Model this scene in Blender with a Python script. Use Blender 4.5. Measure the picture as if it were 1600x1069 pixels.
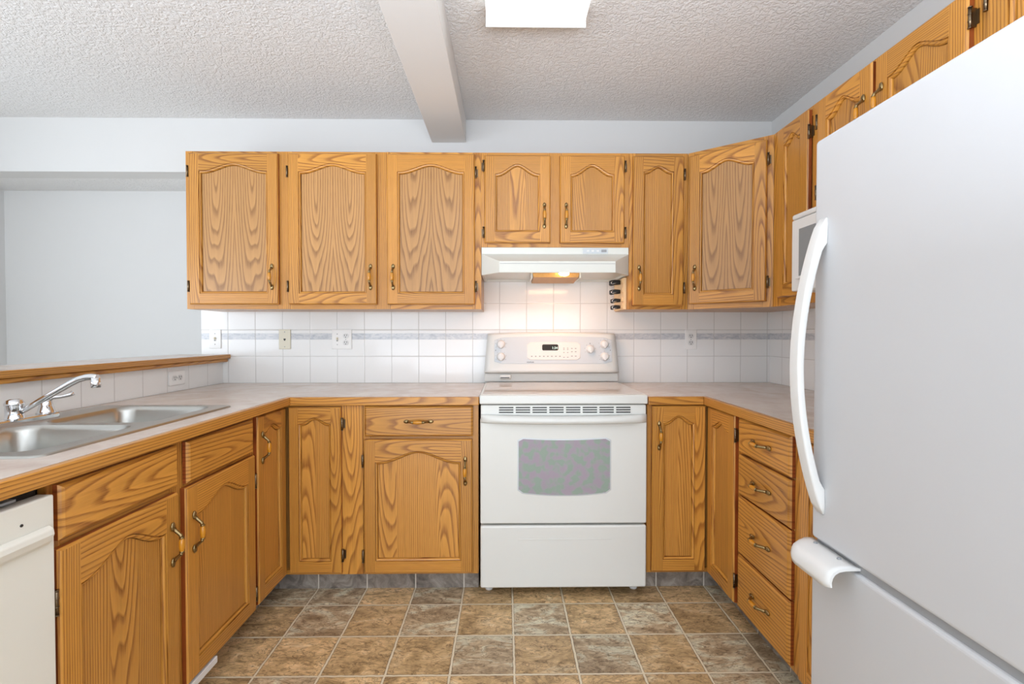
import bpy, bmesh, math, random, copy
from mathutils import Vector, Matrix

for o in list(bpy.data.objects):
    bpy.data.objects.remove(o, do_unlink=True)
SC = bpy.context.scene
COL = SC.collection
PI = math.pi

# ------------------------------------------------------------------ camera
cd = bpy.data.cameras.new('camera')
cam = bpy.data.objects.new('camera', cd)
COL.objects.link(cam)
cd.sensor_width = 36.0
cd.lens = 750.0 / 1600.0 * 36.0
cd.clip_start = 0.02
cam.location = (0, 0, 1.17)
cam.rotation_euler = (math.radians(89.05), 0, math.radians(-0.76))
SC.camera = cam

# ------------------------------------------------------------------ light
SC.view_settings.view_transform = 'Standard'
SC.view_settings.look = 'None'
SC.view_settings.gamma = 1.0
SC.view_settings.use_curve_mapping = False
SC.view_settings.exposure = 0.16
w = bpy.data.worlds.new('world')
SC.world = w
w.use_nodes = True
# overcast sky above, a brighter half added below the horizon to lift the ceiling
wt = w.node_tree
wtc = wt.nodes.new('ShaderNodeTexCoord')
wsx = wt.nodes.new('ShaderNodeSeparateXYZ')
wrp = wt.nodes.new('ShaderNodeValToRGB')
wmr = wt.nodes.new('ShaderNodeMapRange')
wmr.inputs[1].default_value, wmr.inputs[2].default_value = -1.0, 1.0
wt.links.new(wtc.outputs['Generated'], wsx.inputs[0])
wt.links.new(wsx.outputs[2], wmr.inputs[0])
wt.links.new(wmr.outputs[0], wrp.inputs[0])
wrp.color_ramp.elements[0].position, wrp.color_ramp.elements[0].color = 0.47, (0.93, 0.985, 1.04, 1)
wrp.color_ramp.elements[1].position, wrp.color_ramp.elements[1].color = 0.53, (0.45, 0.50, 0.55, 1)
wt.links.new(wrp.outputs[0], wt.nodes['Background'].inputs[0])
wt.nodes['Background'].inputs[1].default_value = 1.75


def area(name, loc, rot, sx, sy, watts, col):
    l = bpy.data.lights.new(name, 'AREA')
    l.shape = 'RECTANGLE'
    l.size, l.size_y, l.energy, l.color = sx, sy, watts, col
    o = bpy.data.objects.new(name, l)
    COL.objects.link(o)
    o.location, o.rotation_euler = loc, rot
    return o


# daylight: low fill light added behind the camera for the lower cabinets; a window in the living room on the left
area('rear_daylight_fill', (-0.4, -2.4, 0.80), (math.radians(88), 0, 0), 4.0, 1.5, 54, (0.88, 0.97, 1.08))
area('living_room_daylight', (-3.1, 0.6, 1.05), (math.radians(90), 0, math.radians(-60)), 1.8, 1.4, 24, (0.88, 0.97, 1.08))

# fill light added behind the camera, aimed up to brighten the ceiling
area('ceiling_fill', (0.10, -0.30, 1.30), (math.radians(180), 0, 0), 1.6, 0.9, 66, (0.88, 0.97, 1.10))

# ------------------------------------------------------------------ materials


def lin(r, g, b):
    f = lambda c: (c / 255 / 12.92) if c / 255 <= 0.04045 else ((c / 255 + 0.055) / 1.055) ** 2.4
    return (f(r), f(g), f(b), 1.0)


class NT:
    def __init__(s, name):
        s.m = bpy.data.materials.new(name)
        s.m.use_nodes = True
        s.t = s.m.node_tree
        s.b = s.t.nodes['Principled BSDF']

    def n(s, typ, **kw):
        nd = s.t.nodes.new(typ)
        for k, v in kw.items():
            setattr(nd, k, v)
        return nd

    def put(s, sock, v):
        if isinstance(v, bpy.types.NodeSocket):
            s.t.links.new(v, sock)
        elif v is not None:
            sock.default_value = v

    def math(s, op, a, b=None, c=None, clamp=False):
        nd = s.n('ShaderNodeMath', operation=op)
        nd.use_clamp = clamp
        for i, v in enumerate((a, b, c)):
            if v is not None:
                s.put(nd.inputs[i], v)
        return nd.outputs[0]

    def mix(s, f, a, b, bt='MIX'):
        nd = s.n('ShaderNodeMix', data_type='RGBA', blend_type=bt)
        s.put(nd.inputs['Factor'], f)
        s.put(nd.inputs[6], a)
        s.put(nd.inputs[7], b)
        return nd.outputs[2]

    def noise(s, vec, scale, detail=2.0, rough=0.5, dist=0.0, w=None):
        nd = s.n('ShaderNodeTexNoise')
        if w is not None:
            nd.noise_dimensions = '4D'
            s.put(nd.inputs['W'], w)
        s.put(nd.inputs['Vector'], vec)
        s.put(nd.inputs['Scale'], scale)
        s.put(nd.inputs['Detail'], detail)
        s.put(nd.inputs['Roughness'], rough)
        s.put(nd.inputs['Distortion'], dist)
        return nd.outputs['Fac']

    def ramp(s, f, stops, interp='LINEAR'):
        nd = s.n('ShaderNodeValToRGB')
        cr = nd.color_ramp
        cr.interpolation = interp
        while len(cr.elements) < len(stops):
            cr.elements.new(0.5)
        for e, (p, c) in zip(cr.elements, stops):
            e.position = p
            e.color = c if len(c) == 4 else (*c, 1)
        s.put(nd.inputs[0], f)
        return nd.outputs[0]

    def xyz(s, x, y, z):
        nd = s.n('ShaderNodeCombineXYZ')
        for i, v in enumerate((x, y, z)):
            s.put(nd.inputs[i], v)
        return nd.outputs[0]

    def sep(s, v):
        nd = s.n('ShaderNodeSeparateXYZ')
        s.put(nd.inputs[0], v)
        return nd.outputs

    def coord(s):
        return s.n('ShaderNodeTexCoord').outputs['Object']

    def bump(s, h, strength, dist=0.01):
        nd = s.n('ShaderNodeBump')
        s.put(nd.inputs['Height'], h)
        nd.inputs['Strength'].default_value = strength
        nd.inputs['Distance'].default_value = dist
        s.put(s.b.inputs['Normal'], nd.outputs[0])

    def set(s, **kw):
        for k, v in kw.items():
            s.put(s.b.inputs[k.replace('_', ' ')], v)
        return s


def plain(name, rgb, rough=0.4, metal=0.0, coat=0.0, var=0.03, vscale=6.0, **kw):
    t = NT(name)
    c = lin(*rgb)
    f = t.noise(t.coord(), vscale, 3)
    d = tuple(x * (1 - var) for x in c[:3]) + (1,)
    u = tuple(min(1, x * (1 + var)) for x in c[:3]) + (1,)
    t.set(Base_Color=t.mix(f, d, u), Roughness=rough, Metallic=metal)
    t.b.inputs['Coat Weight'].default_value = coat
    t.set(**kw)
    return t.m


def oak_material():
    t = NT('golden_oak')
    uv = t.n('ShaderNodeUVMap', uv_map='grain').outputs[0]
    tnode = t.n('ShaderNodeVertexColor', layer_name='tone')
    tone = tnode.outputs[0]
    ts = t.n('ShaderNodeSeparateColor')
    t.put(ts.inputs[0], tone)
    bri, ven, seed = ts.outputs[0], ts.outputs[1], ts.outputs[2]
    u, v, _ = t.sep(uv)
    sw = t.math('MULTIPLY', seed, 61.0)
    slow = t.xyz(t.math('MULTIPLY', u, 6.5), t.math('MULTIPLY', v, 1.0), 0.0)
    n1 = t.noise(slow, 1.0, 2.0, 0.5, 0.0, sw)
    wob = t.xyz(t.math('MULTIPLY', u, 16.0), t.math('MULTIPLY', v, 2.6), 0.0)
    n2 = t.noise(wob, 1.0, 3.0, 0.55, 0.6, sw)
    n1c = t.math('MULTIPLY', t.math('SUBTRACT', n1, 0.5), 0.14)
    d = t.math('ADD', t.math('MULTIPLY', v, 0.12), n1c)
    r = t.math('SQRT', t.math('ADD', t.math('MULTIPLY', u, u), t.math('MULTIPLY', d, d)))
    r2 = t.math('ADD', t.math('MULTIPLY', r, 68.0), t.math('MULTIPLY', n2, 0.45))
    fr = t.math('FRACT', r2)
    ring = t.ramp(fr, [(0.0, (1, 1, 1)), (0.14, (0.80, 0.80, 0.80)), (0.34, (0.22, 0.22, 0.22)),
                       (0.86, (0, 0, 0)), (1.0, (0.95, 0.95, 0.95))])
    pore = t.noise(t.xyz(t.math('MULTIPLY', u, 520.0), t.math('MULTIPLY', v, 14.0), 0.0), 1.0, 2.0, 0.6, 0.0, sw)
    pore = t.ramp(pore, [(0.42, (0, 0, 0)), (0.68, (1, 1, 1))])
    streak = t.noise(t.xyz(t.math('MULTIPLY', u, 60.0), t.math('MULTIPLY', v, 1.6), 0.0), 1.0, 2.0, 0.5, 0.0, sw)
    light = t.mix(ven, lin(*OAK_LIGHT), lin(*VEN_LIGHT))
    dark = t.mix(ven, lin(*OAK_DARK), lin(*VEN_DARK))
    porei = t.math('MULTIPLY', pore, t.math('ADD', t.math('MULTIPLY', ring, 0.5), 0.22))
    f = t.math('ADD', t.math('MULTIPLY', ring, 0.58), t.math('MULTIPLY', porei, 0.60), clamp=True)
    c = t.mix(f, light, dark)
    sv = t.math('ADD', t.math('MULTIPLY', streak, 0.36), 0.80)
    bv = t.math('ADD', t.math('MULTIPLY', bri, 0.34), 0.83)
    m = t.math('MULTIPLY', sv, bv)
    c = t.mix(1.0, c, t.xyz(m, m, m), 'MULTIPLY')
    c = t.mix(tnode.outputs[1], t.mix(f, lin(150, 74, 30), lin(104, 44, 18)), c)
    t.set(Base_Color=c, Roughness=0.34)
    t.b.inputs['Coat Weight'].default_value = 0.15
    t.b.inputs['Coat Roughness'].default_value = 0.2
    t.bump(f, 0.12, 0.001)
    return t.m


OAK_LIGHT, OAK_DARK = (210, 148, 63), (124, 64, 17)
VEN_LIGHT, VEN_DARK = (188, 140, 84), (118, 76, 38)
OAK = oak_material()


def tile_material():
    t = NT('white_wall_tile')
    uv = t.n('ShaderNodeUVMap', uv_map='grain').outputs[0]
    u, v, _ = t.sep(uv)
    pu, pv = 0.154, 0.1515
    gu = t.math('ABSOLUTE', t.math('SUBTRACT', t.math('FRACT', t.math('DIVIDE', u, pu)), 0.5))
    gv = t.math('ABSOLUTE', t.math('SUBTRACT', t.math('FRACT', t.math('DIVIDE', v, pv)), 0.5))
    gu2 = t.math('MULTIPLY', t.math('SUBTRACT', 0.5, gu), pu)
    gv2 = t.math('MULTIPLY', t.math('SUBTRACT', 0.5, gv), pv)
    e = t.math('MINIMUM', gu2, gv2)
    grout = t.ramp(t.math('MULTIPLY', e, 100.0), [(0.10, (1, 1, 1)), (0.17, (0, 0, 0))])
    pill = t.ramp(t.math('MULTIPLY', e, 100.0), [(0.10, (0, 0, 0)), (0.45, (1, 1, 1))])
    # decorative grey band across the second row
    b0 = t.math('GREATER_THAN', v, 0.248)
    b1 = t.math('LESS_THAN', v, 0.283)
    inb = t.math('MULTIPLY', b0, b1)
    cell = t.n('ShaderNodeTexWhiteNoise', noise_dimensions='1D')
    t.put(cell.inputs['W'], t.math('FLOOR', t.math('DIVIDE', u, pu)))
    mv = t.noise(t.xyz(t.math('MULTIPLY', u, 26.0), t.math('MULTIPLY', v, 60.0), t.math('MULTIPLY', cell.outputs[0], 30.0)), 1.0, 4.0, 0.6, 1.2)
    marble = t.ramp(mv, [(0.3, lin(178, 183, 190)), (0.5, lin(203, 206, 210)), (0.7, lin(222, 222, 222))])
    edge = t.math('MINIMUM', t.math('ABSOLUTE', t.math('SUBTRACT', v, 0.248)), t.math('ABSOLUTE', t.math('SUBTRACT', v, 0.283)))
    c = t.mix(inb, lin(240, 240, 238), marble)
    c = t.mix(grout, c, lin(196, 194, 190))
    t.set(Base_Color=c, Roughness=t.math('ADD', 0.1, t.math('MULTIPLY', grout, 0.5)))
    wav = t.noise(uv, 14.0, 1.0)
    t.bump(t.math('ADD', t.math('MULTIPLY', pill, 0.8), t.math('MULTIPLY', wav, 0.5)), 0.35, 0.0016)
    return t.m


def floor_material():
    t = NT('slate_look_vinyl_tile')
    p = t.coord()
    x, y, z = t.sep(p)
    px, py = 0.2225, 0.2155
    cx = t.math('DIVIDE', t.math('SUBTRACT', x, 0.030), px)
    cy = t.math('DIVIDE', t.math('SUBTRACT', y, 2.060), py)
    wn = t.math('MULTIPLY', t.math('SUBTRACT', t.noise(p, 40.0, 2.0), 0.5), 0.026)
    cxw, cyw = t.math('ADD', cx, wn), t.math('ADD', cy, wn)
    ex = t.math('MULTIPLY', t.math('SUBTRACT', 0.5, t.math('ABSOLUTE', t.math('SUBTRACT', t.math('FRACT', cxw), 0.5))), px)
    ey = t.math('MULTIPLY', t.math('SUBTRACT', 0.5, t.math('ABSOLUTE', t.math('SUBTRACT', t.math('FRACT', cyw), 0.5))), py)
    e = t.math('MULTIPLY', t.math('MINIMUM', ex, ey), 100.0)
    ix, iy = t.math('FLOOR', cxw), t.math('FLOOR', cyw)
    wh = t.n('ShaderNodeTexWhiteNoise', noise_dimensions='2D')
    t.put(wh.inputs['Vector'], t.xyz(ix, iy, 0.0))
    rnd = t.sep(wh.outputs['Color'])
    off = t.xyz(t.math('MULTIPLY', rnd[0], 40.0), t.math('MULTIPLY', rnd[1], 40.0), t.math('MULTIPLY', rnd[2], 20.0))
    loc = t.n('ShaderNodeVectorMath', operation='ADD')
    t.put(loc.inputs[0], p)
    t.put(loc.inputs[1], off)
    L = loc.outputs[0]
    st = t.n('ShaderNodeMapping')
    t.put(st.inputs['Vector'], L)
    st.inputs['Scale'].default_value = (0.75, 1.5, 1.0)
    L2 = st.outputs[0]
    big = t.noise(L2, 9.0, 6.0, 0.62, 1.0)
    fine = t.noise(L2, 24.0, 7.0, 0.68, 2.6)
    a = t.ramp(big, [(0.30, lin(136, 112, 84)), (0.42, lin(170, 148, 118)), (0.50, lin(194, 172, 140)), (0.57, lin(206, 198, 172)), (0.75, lin(222, 216, 192))])
    b = t.ramp(big, [(0.28, lin(140, 114, 80)), (0.44, lin(190, 160, 116)), (0.58, lin(216, 184, 138)), (0.72, lin(224, 206, 170))])
    c = t.mix(t.math('GREATER_THAN', rnd[1], 0.45), a, b)
    d = t.math('ADD', 0.84, t.math('MULTIPLY', rnd[0], 0.34))
    c = t.mix(1.0, c, t.xyz(d, d, d), 'MULTIPLY')
    vein = t.ramp(fine, [(0.37, (0.40, 0.35, 0.29)), (0.46, (0.92, 0.91, 0.9)), (0.56, (1.06, 1.06, 1.06)), (0.64, (1.3, 1.3, 1.26))])
    c = t.mix(0.85, c, vein, 'MULTIPLY')
    rid = t.math('ABSOLUTE', t.math('SUBTRACT', t.noise(L2, 13.0, 4.0, 0.6, 1.4), 0.5))
    crack = t.ramp(t.math('MULTIPLY', rid, 10.0), [(0.0, (1, 1, 1)), (0.10, (0.5, 0.5, 0.5)), (0.22, (0, 0, 0))])
    c = t.mix(t.math('MULTIPLY', crack, 0.75), c, lin(104, 82, 58))
    groove = t.ramp(e, [(0.44, (1, 1, 1)), (0.66, (0, 0, 0))])
    c = t.mix(t.math('MULTIPLY', groove, 0.7), c, lin(84, 64, 44))
    gr = t.ramp(e, [(0.33, (1, 1, 1)), (0.42, (0, 0, 0))])
    c = t.mix(gr, c, lin(222, 210, 184))
    t.set(Base_Color=c, Roughness=t.math('ADD', 0.34, t.math('MULTIPLY', fine, 0.2)))
    t.bump(t.math('ADD', fine, t.math('MULTIPLY', gr, -0.4)), 0.5, 0.004)
    return t.m


def stone_base_material():
    t = NT('grey_slate_toe_tile')
    p = t.coord()
    x, y, z = t.sep(p)
    ex = t.math('ABSOLUTE', t.math('SUBTRACT', t.math('FRACT', t.math('DIVIDE', t.math('SUBTRACT', x, 0.030), 0.2225)), 0.5))
    ey = t.math('ABSOLUTE', t.math('SUBTRACT', t.math('FRACT', t.math('DIVIDE', t.math('SUBTRACT', y, 2.06), 0.2155)), 0.5))
    e = t.math('MAXIMUM', t.math('MULTIPLY', ex, t.math('LESS_THAN', t.math('ABSOLUTE', t.math('SUBTRACT', y, 2.2)), 0.02)),
               t.math('MULTIPLY', ey, t.math('GREATER_THAN', t.math('ABSOLUTE', t.math('SUBTRACT', y, 2.2)), 0.02)))
    n = t.noise(p, 16.0, 6.0, 0.65, 1.0)
    c = t.ramp(n, [(0.3, lin(92, 84, 78)), (0.5, lin(134, 125, 116)), (0.7, lin(170, 162, 152))])
    c = t.mix(t.math('GREATER_THAN', e, 0.488), c, lin(206, 200, 188))
    t.set(Base_Color=c, Roughness=0.45)
    t.bump(n, 0.4, 0.003)
    return t.m


def ceiling_material():
    t = NT('knockdown_ceiling')
    p = t.coord()
    n = t.noise(p, 62.0, 3.0, 0.55, 0.9)
    h = t.ramp(n, [(0.40, (0, 0, 0)), (0.52, (0.75, 0.75, 0.75)), (0.62, (1, 1, 1))])
    t.set(Base_Color=lin(226, 226, 226), Roughness=0.95)
    t.bump(h, 0.6, 0.005)
    return t.m


def laminate_material():
    t = NT('beige_laminate')
    p = t.coord()
    n = t.noise(p, 7.0, 5.0, 0.6, 0.8)
    f = t.noise(p, 60.0, 3.0, 0.6)
    c = t.ramp(n, [(0.3, lin(190, 172, 160)), (0.5, lin(204, 188, 176)), (0.7, lin(214, 202, 192))])
    c = t.mix(t.math('MULTIPLY', f, 0.25), c, lin(222, 212, 204))
    t.set(Base_Color=c, Roughness=0.22)
    return t.m


def oven_glass_material():
    t = NT('oven_window_screen')
    p = t.coord()
    n = t.noise(p, 30.0, 1.0, 0.4)
    c = t.ramp(n, [(0.40, lin(160, 148, 160)), (0.50, lin(154, 154, 156)), (0.58, lin(142, 158, 146))])
    t.set(Base_Color=c, Roughness=0.12)
    return t.m


def steel_material():
    t = NT('brushed_stainless')
    p = t.coord()
    st = t.n('ShaderNodeMapping')
    t.put(st.inputs['Vector'], p)
    st.inputs['Scale'].default_value = (6.0, 160.0, 6.0)
    n = t.noise(st.outputs[0], 4.0, 3.0)
    t.set(Base_Color=lin(184, 183, 178), Metallic=1.0, Roughness=t.math('ADD', 0.24, t.math('MULTIPLY', n, 0.14)))
    return t.m


def lamp_material(name, rgb, strength):
    t = NT(name)
    t.set(Base_Color=(0.9, 0.9, 0.9, 1), Roughness=0.5)
    p = t.coord()
    n = t.noise(p, 120.0, 1.0)
    t.put(t.b.inputs['Emission Color'], t.mix(n, tuple(c * 0.94 for c in rgb) + (1,), (*rgb, 1)))
    t.b.inputs['Emission Strength'].default_value = strength
    return t.m


def mesh_screen_material():
    t = NT('microwave_window_screen')
    x, y, z = t.sep(t.coord())
    a = t.math('FRACT', t.math('MULTIPLY', y, 150.0))
    b = t.math('FRACT', t.math('MULTIPLY', z, 150.0))
    hole = t.math('MULTIPLY', t.math('LESS_THAN', a, 0.62), t.math('LESS_THAN', b, 0.62))
    t.set(Base_Color=t.mix(hole, lin(140, 141, 141), lin(70, 72, 72)), Roughness=0.7)
    t.b.inputs['Specular IOR Level'].default_value = 0.1
    return t.m


TILE, FLOOR, STONE, CEIL = tile_material(), floor_material(), stone_base_material(), ceiling_material()
LAM, OVENGLASS, STEEL, SCREEN = laminate_material(), oven_glass_material(), steel_material(), mesh_screen_material()
WALL = plain('white_wall_paint', (208, 208, 207), 0.85, var=0.01)
BEAMP = plain('white_beam_paint', (222, 221, 219), 0.85, var=0.01)
ENAMEL = plain('white_enamel', (220, 220, 215), 0.22, var=0.008)
FRIDGEW = plain('white_textured_enamel', (197, 198, 200), 0.38, var=0.01)
HOODW = plain('white_hood_paint', (220, 220, 212), 0.3, var=0.01)
DWW = plain('off_white_enamel', (228, 225, 214), 0.3, var=0.01)
GLASSTOP = plain('white_ceramic_glass', (214, 206, 198), 0.06, var=0.008)
RINGGREY = plain('printed_burner_grey', (198, 192, 186), 0.12)
PLASTIC = plain('white_plastic', (224, 224, 222), 0.35, var=0.01)
IVORY = plain('ivory_plastic', (226, 220, 200), 0.35, var=0.01)
PANELGREY = plain('pale_grey_panel', (204, 209, 212), 0.25, var=0.01)
PANELIN = plain('pale_control_panel', (228, 224, 218), 0.25, var=0.01)
GREY = plain('grey_gasket', (150, 152, 154), 0.5)
MARK = plain('printed_grey_mark', (150, 148, 146), 0.5)
BLACK = plain('black_plastic', (18, 17, 17), 0.4)
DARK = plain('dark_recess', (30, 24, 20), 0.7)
CHROME = plain('chrome', (225, 226, 228), 0.06, 1.0, var=0.005)
BRASS = plain('antique_brass', (150, 130, 92), 0.28, 1.0, var=0.25, vscale=40)
AMBER = plain('amber_wood_grip', (202, 134, 26), 0.3, var=0.12, vscale=60, coat=0.4)
BRONZE = plain('bronze_hinge', (120, 104, 84), 0.3, 1.0, var=0.1)
RACKWOOD = plain('pale_beech', (226, 196, 152), 0.5, var=0.08, vscale=30)
FILTER = plain('greasy_metal_filter', (176, 128, 70), 0.4, 0.7, var=0.25, vscale=90)
DISPLAY = plain('dark_display_glass', (44, 34, 22), 0.1)
DIGIT = lamp_material('green_display_digit', (0.40, 0.90, 0.65), 0.7)
LENS = lamp_material('fluorescent_lens', (1.0, 0.99, 0.96), 1.3)
BULB = lamp_material('hood_bulb', (1.0, 0.74, 0.46), 24.0)

# ------------------------------------------------------------------ mesh helpers
RNG = random.Random(7)


class Board:
    """one board of oak: where its growth rings sit, how light it is"""

    def __init__(s, kind='straight', veneer=0.0, bri=None):
        r = RNG
        if kind == 'straight':
            s.u0 = r.uniform(0.07, 0.26) * r.choice((-1, 1))
            s.v0 = r.uniform(-0.6, 0.6)
            s.su = r.uniform(1.5, 2.3)
        else:
            s.u0 = r.uniform(-0.03, 0.03)
            s.v0 = r.uniform(0.12, 0.5) * r.choice((-1, 1))
            s.su = r.uniform(1.0, 1.3)
        s.flip = r.choice((-1, 1))
        s.edge = False
        s.tone = (r.uniform(0.15, 0.85) if bri is None else bri, veneer, r.random(), 1.0)

    def uv(s, u, v):
        return (u * s.su + s.u0, s.flip * v + s.v0)


def stained(b):
    """the same board where its routed side took the darker red stain"""
    e = copy.copy(b)
    e.tone = (*b.tone[:3], 0.0)
    return e


class MB:
    def __init__(s):
        s.f = []

    def face(s, pts, mat=0, board=None, uvs=None, smooth=False):
        s.f.append(([Vector(p) for p in pts], mat, board, uvs, smooth))

    def box(s, x0, x1, y0, y1, z0, z1, mat=0, board=None, axis='z', skip=()):
        P = lambda i, j, k: ((x0, x1)[i], (y0, y1)[j], (z0, z1)[k])
        quads = {'-x': [P(0, 1, 0), P(0, 0, 0), P(0, 0, 1), P(0, 1, 1)], '+x': [P(1, 0, 0), P(1, 1, 0), P(1, 1, 1), P(1, 0, 1)],
                 '-y': [P(0, 0, 0), P(1, 0, 0), P(1, 0, 1), P(0, 0, 1)], '+y': [P(1, 1, 0), P(0, 1, 0), P(0, 1, 1), P(1, 1, 1)],
                 '-z': [P(0, 1, 0), P(1, 1, 0), P(1, 0, 0), P(0, 0, 0)], '+z': [P(0, 0, 1), P(1, 0, 1), P(1, 1, 1), P(0, 1, 1)]}
        c = ((x0 + x1) / 2, (y0 + y1) / 2, (z0 + z1) / 2)
        ai = 'xyz'.index(axis)
        for k, q in quads.items():
            if k in skip:
                continue
            uvs = None
            if board:
                ni = 'xyz'.index(k[1])
                tang = [i for i in range(3) if i != ni]
                if ai in tang:
                    vi = ai
                    ui = [i for i in tang if i != ai][0]
                else:
                    vi, ui = tang[0], tang[1]
                uvs = [board.uv(p[ui] - c[ui], p[vi] - c[vi]) for p in q]
            s.face(q, mat, board, uvs)

    def prism(s, poly, z0, z1, mat=0, board=None):
        n = len(poly)
        for i in range(n):
            a, b = poly[i], poly[(i + 1) % n]
            L = math.hypot(b[0] - a[0], b[1] - a[1])
            q = [(a[0], a[1], z0), (b[0], b[1], z0), (b[0], b[1], z1), (a[0], a[1], z1)]
            s.face(q, mat, board, [board.uv(0, z0), board.uv(L, z0), board.uv(L, z1), board.uv(0, z1)] if board else None)
        s.face([(p[0], p[1], z1) for p in poly], mat, board, [board.uv(p[0], p[1]) for p in poly] if board else None)
        s.face([(p[0], p[1], z0) for p in reversed(poly)], mat, board, [board.uv(p[0], p[1]) for p in reversed(poly)] if board else None)

    def rings(s, loops, mat=0, cap0=True, cap1=True, smooth=True, mats=None, closed=True):
        for k in range(len(loops) - 1):
            A, B = loops[k], loops[k + 1]
            n = len(A)
            for i in range(n if closed else n - 1):
                j = (i + 1) % n
                s.face([A[i], A[j], B[j], B[i]], mats[k] if mats else mat, smooth=smooth)
        if cap0:
            s.face(list(reversed(loops[0])), mats[0] if mats else mat)
        if cap1:
            s.face(loops[-1], mats[-1] if mats else mat)

    def tube(s, path, rad, seg=12, mat=0, mats=None, flat=1.0, smooth=True, up=(0, 0, 1)):
        path = [Vector(p) for p in path]
        if not isinstance(rad, (list, tuple)):
            rad = [rad] * len(path)
        loops = []
        ref = None
        for i, p in enumerate(path):
            t = (path[min(i + 1, len(path) - 1)] - path[max(i - 1, 0)]).normalized()
            if ref is None:
                a = Vector(up)
                if abs(t.dot(a)) > 0.95:
                    a = Vector((1, 0, 0))
                ref = (a - t * a.dot(t)).normalized()
            else:
                ref = (ref - t * ref.dot(t)).normalized()
            b = t.cross(ref)
            loops.append([p + (ref * math.cos(2 * PI * k / seg) * flat + b * math.sin(2 * PI * k / seg)) * rad[i] for k in range(seg)])
        s.rings(loops, mat, smooth=smooth, mats=mats)

    def lathe(s, prof, origin=(0, 0, 0), axis=(0, 0, 1), seg=24, mat=0, mats=None, smooth=True):
        o = Vector(origin)
        q = Vector((0, 0, 1)).rotation_difference(Vector(axis))
        loops = [[o + q @ Vector((r * math.cos(2 * PI * k / seg), r * math.sin(2 * PI * k / seg), h)) for k in range(seg)] for r, h in prof]
        s.rings(loops, mat, smooth=smooth, mats=mats)

    def ball(s, c, rx, ry, rz, mat=0, n=8, m=14):
        c = Vector(c)
        loops = []
        for i in range(n + 1):
            a = -PI / 2 + PI * (0.04 + 0.92 * i / n)
            loops.append([c + Vector((rx * math.cos(a) * math.cos(2 * PI * k / m), ry * math.cos(a) * math.sin(2 * PI * k / m), rz * math.sin(a))) for k in range(m)])
        s.rings(loops, mat)

    def sweep_profile(s, prof, x0, x1, mat=0):
        """closed (y,z) profile extruded along x"""
        A = [(x0, y, z) for y, z in prof]
        B = [(x1, y, z) for y, z in prof]
        s.rings([A, B], mat, smooth=False)


def obj(name, mb, mats, parent=None, loc=(0, 0, 0), rotz=0.0, bevel=0.0, seg=2, weld=True, angle=35):
    bm = bmesh.new()
    uvl = bm.loops.layers.uv.new('grain')
    col = bm.loops.layers.float_color.new('tone')
    for pts, mat, board, uvs, smooth in mb.f:
        vs = [bm.verts.new(p) for p in pts]
        try:
            fc = bm.faces.new(vs)
        except ValueError:
            continue
        fc.material_index = mat
        fc.smooth = smooth
        for i, lp in enumerate(fc.loops):
            if uvs:
                lp[uvl].uv = uvs[i]
            lp[col] = board.tone if board else (0.5, 0, 0, 1)
    if weld:
        bmesh.ops.remove_doubles(bm, verts=bm.verts, dist=2e-5)
        bmesh.ops.dissolve_degenerate(bm, dist=1e-6, edges=bm.edges)
    bmesh.ops.recalc_face_normals(bm, faces=bm.faces)
    me = bpy.data.meshes.new(name)
    bm.to_mesh(me)
    bm.free()
    for m in (mats if isinstance(mats, (list, tuple)) else [mats]):
        me.materials.append(m)
    o = bpy.data.objects.new(name, me)
    COL.objects.link(o)
    o.location = loc
    o.rotation_euler = (0, 0, rotz)
    if parent is not None:
        o.parent = parent
    if bevel:
        b = o.modifiers.new('soft_edges', 'BEVEL')
        b.width, b.segments, b.limit_method, b.angle_limit = bevel, seg, 'ANGLE', math.radians(angle)
        b.use_clamp_overlap = True
        b.harden_normals = False
    return o


def thing(name, label, cat, loc, rotz=0.0, group=None):
    o = bpy.data.objects.new(name, None)
    COL.objects.link(o)
    o.empty_display_size = 0.05
    o.location = loc
    o.rotation_euler = (0, 0, rotz)
    o['label'], o['category'] = label, cat
    if group:
        o['group'] = group
    return o


def tag(o, label, cat, group=None):
    o['label'], o['category'] = label, cat
    if group:
        o['group'] = group
    return o


def structure(name, mb, mat, label=None, **kw):
    o = obj(name, mb, mat, **kw)
    o['kind'] = 'structure'
    if label:
        o['label'] = label
    return o


def rrect(w, h, r, n=5, cx=0.0, cy=0.0):
    pts = []
    for (sx, sy, a0) in ((1, -1, -PI / 2), (1, 1, 0), (-1, 1, PI / 2), (-1, -1, PI)):
        for k in range(n + 1):
            a = a0 + PI / 2 * k / n
            pts.append((cx + sx * (w / 2 - r) + r * math.cos(a), cy + sy * (h / 2 - r) + r * math.sin(a)))
    return pts


# ------------------------------------------------------------------ room
YB, XR, XL, ZC = 2.75, 1.525, -1.605, 2.387      # back wall, right wall, half-wall face, ceiling
CT = 0.891                                         # worktop height
mb = MB(); mb.box(-3.3, 1.65, -2.6, 3.25, -0.05, 0.0)
structure('floor', mb, FLOOR, 'brown and tan slate-look tile floor with cream grout')
mb = MB(); mb.box(-3.3, 1.65, -2.6, YB, ZC, ZC + 0.06)
structure('ceiling', mb, CEIL, 'white textured ceiling')
mb = MB(); mb.box(-1.724, XR + 0.12, YB, YB + 0.12, 0, ZC)
mb.box(-3.3, -1.724, YB, YB + 0.12, 2.085, ZC)
structure('wall_back', mb, WALL, 'white wall behind the range with a dropped header at left')
mb = MB(); mb.box(XR, XR + 0.12, -2.6, YB, 0, ZC)
structure('wall_right', mb, WALL)
mb = MB(); mb.box(-3.32, -3.2, 1.7, 3.25, 0, ZC)
structure('wall_left', mb, WALL)
mb = MB(); mb.box(-3.2, -1.6, 3.12, 3.24, 0, 2.12)
structure('wall_alcove', mb, WALL, 'white far wall of the recess beyond the breakfast bar')
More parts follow.
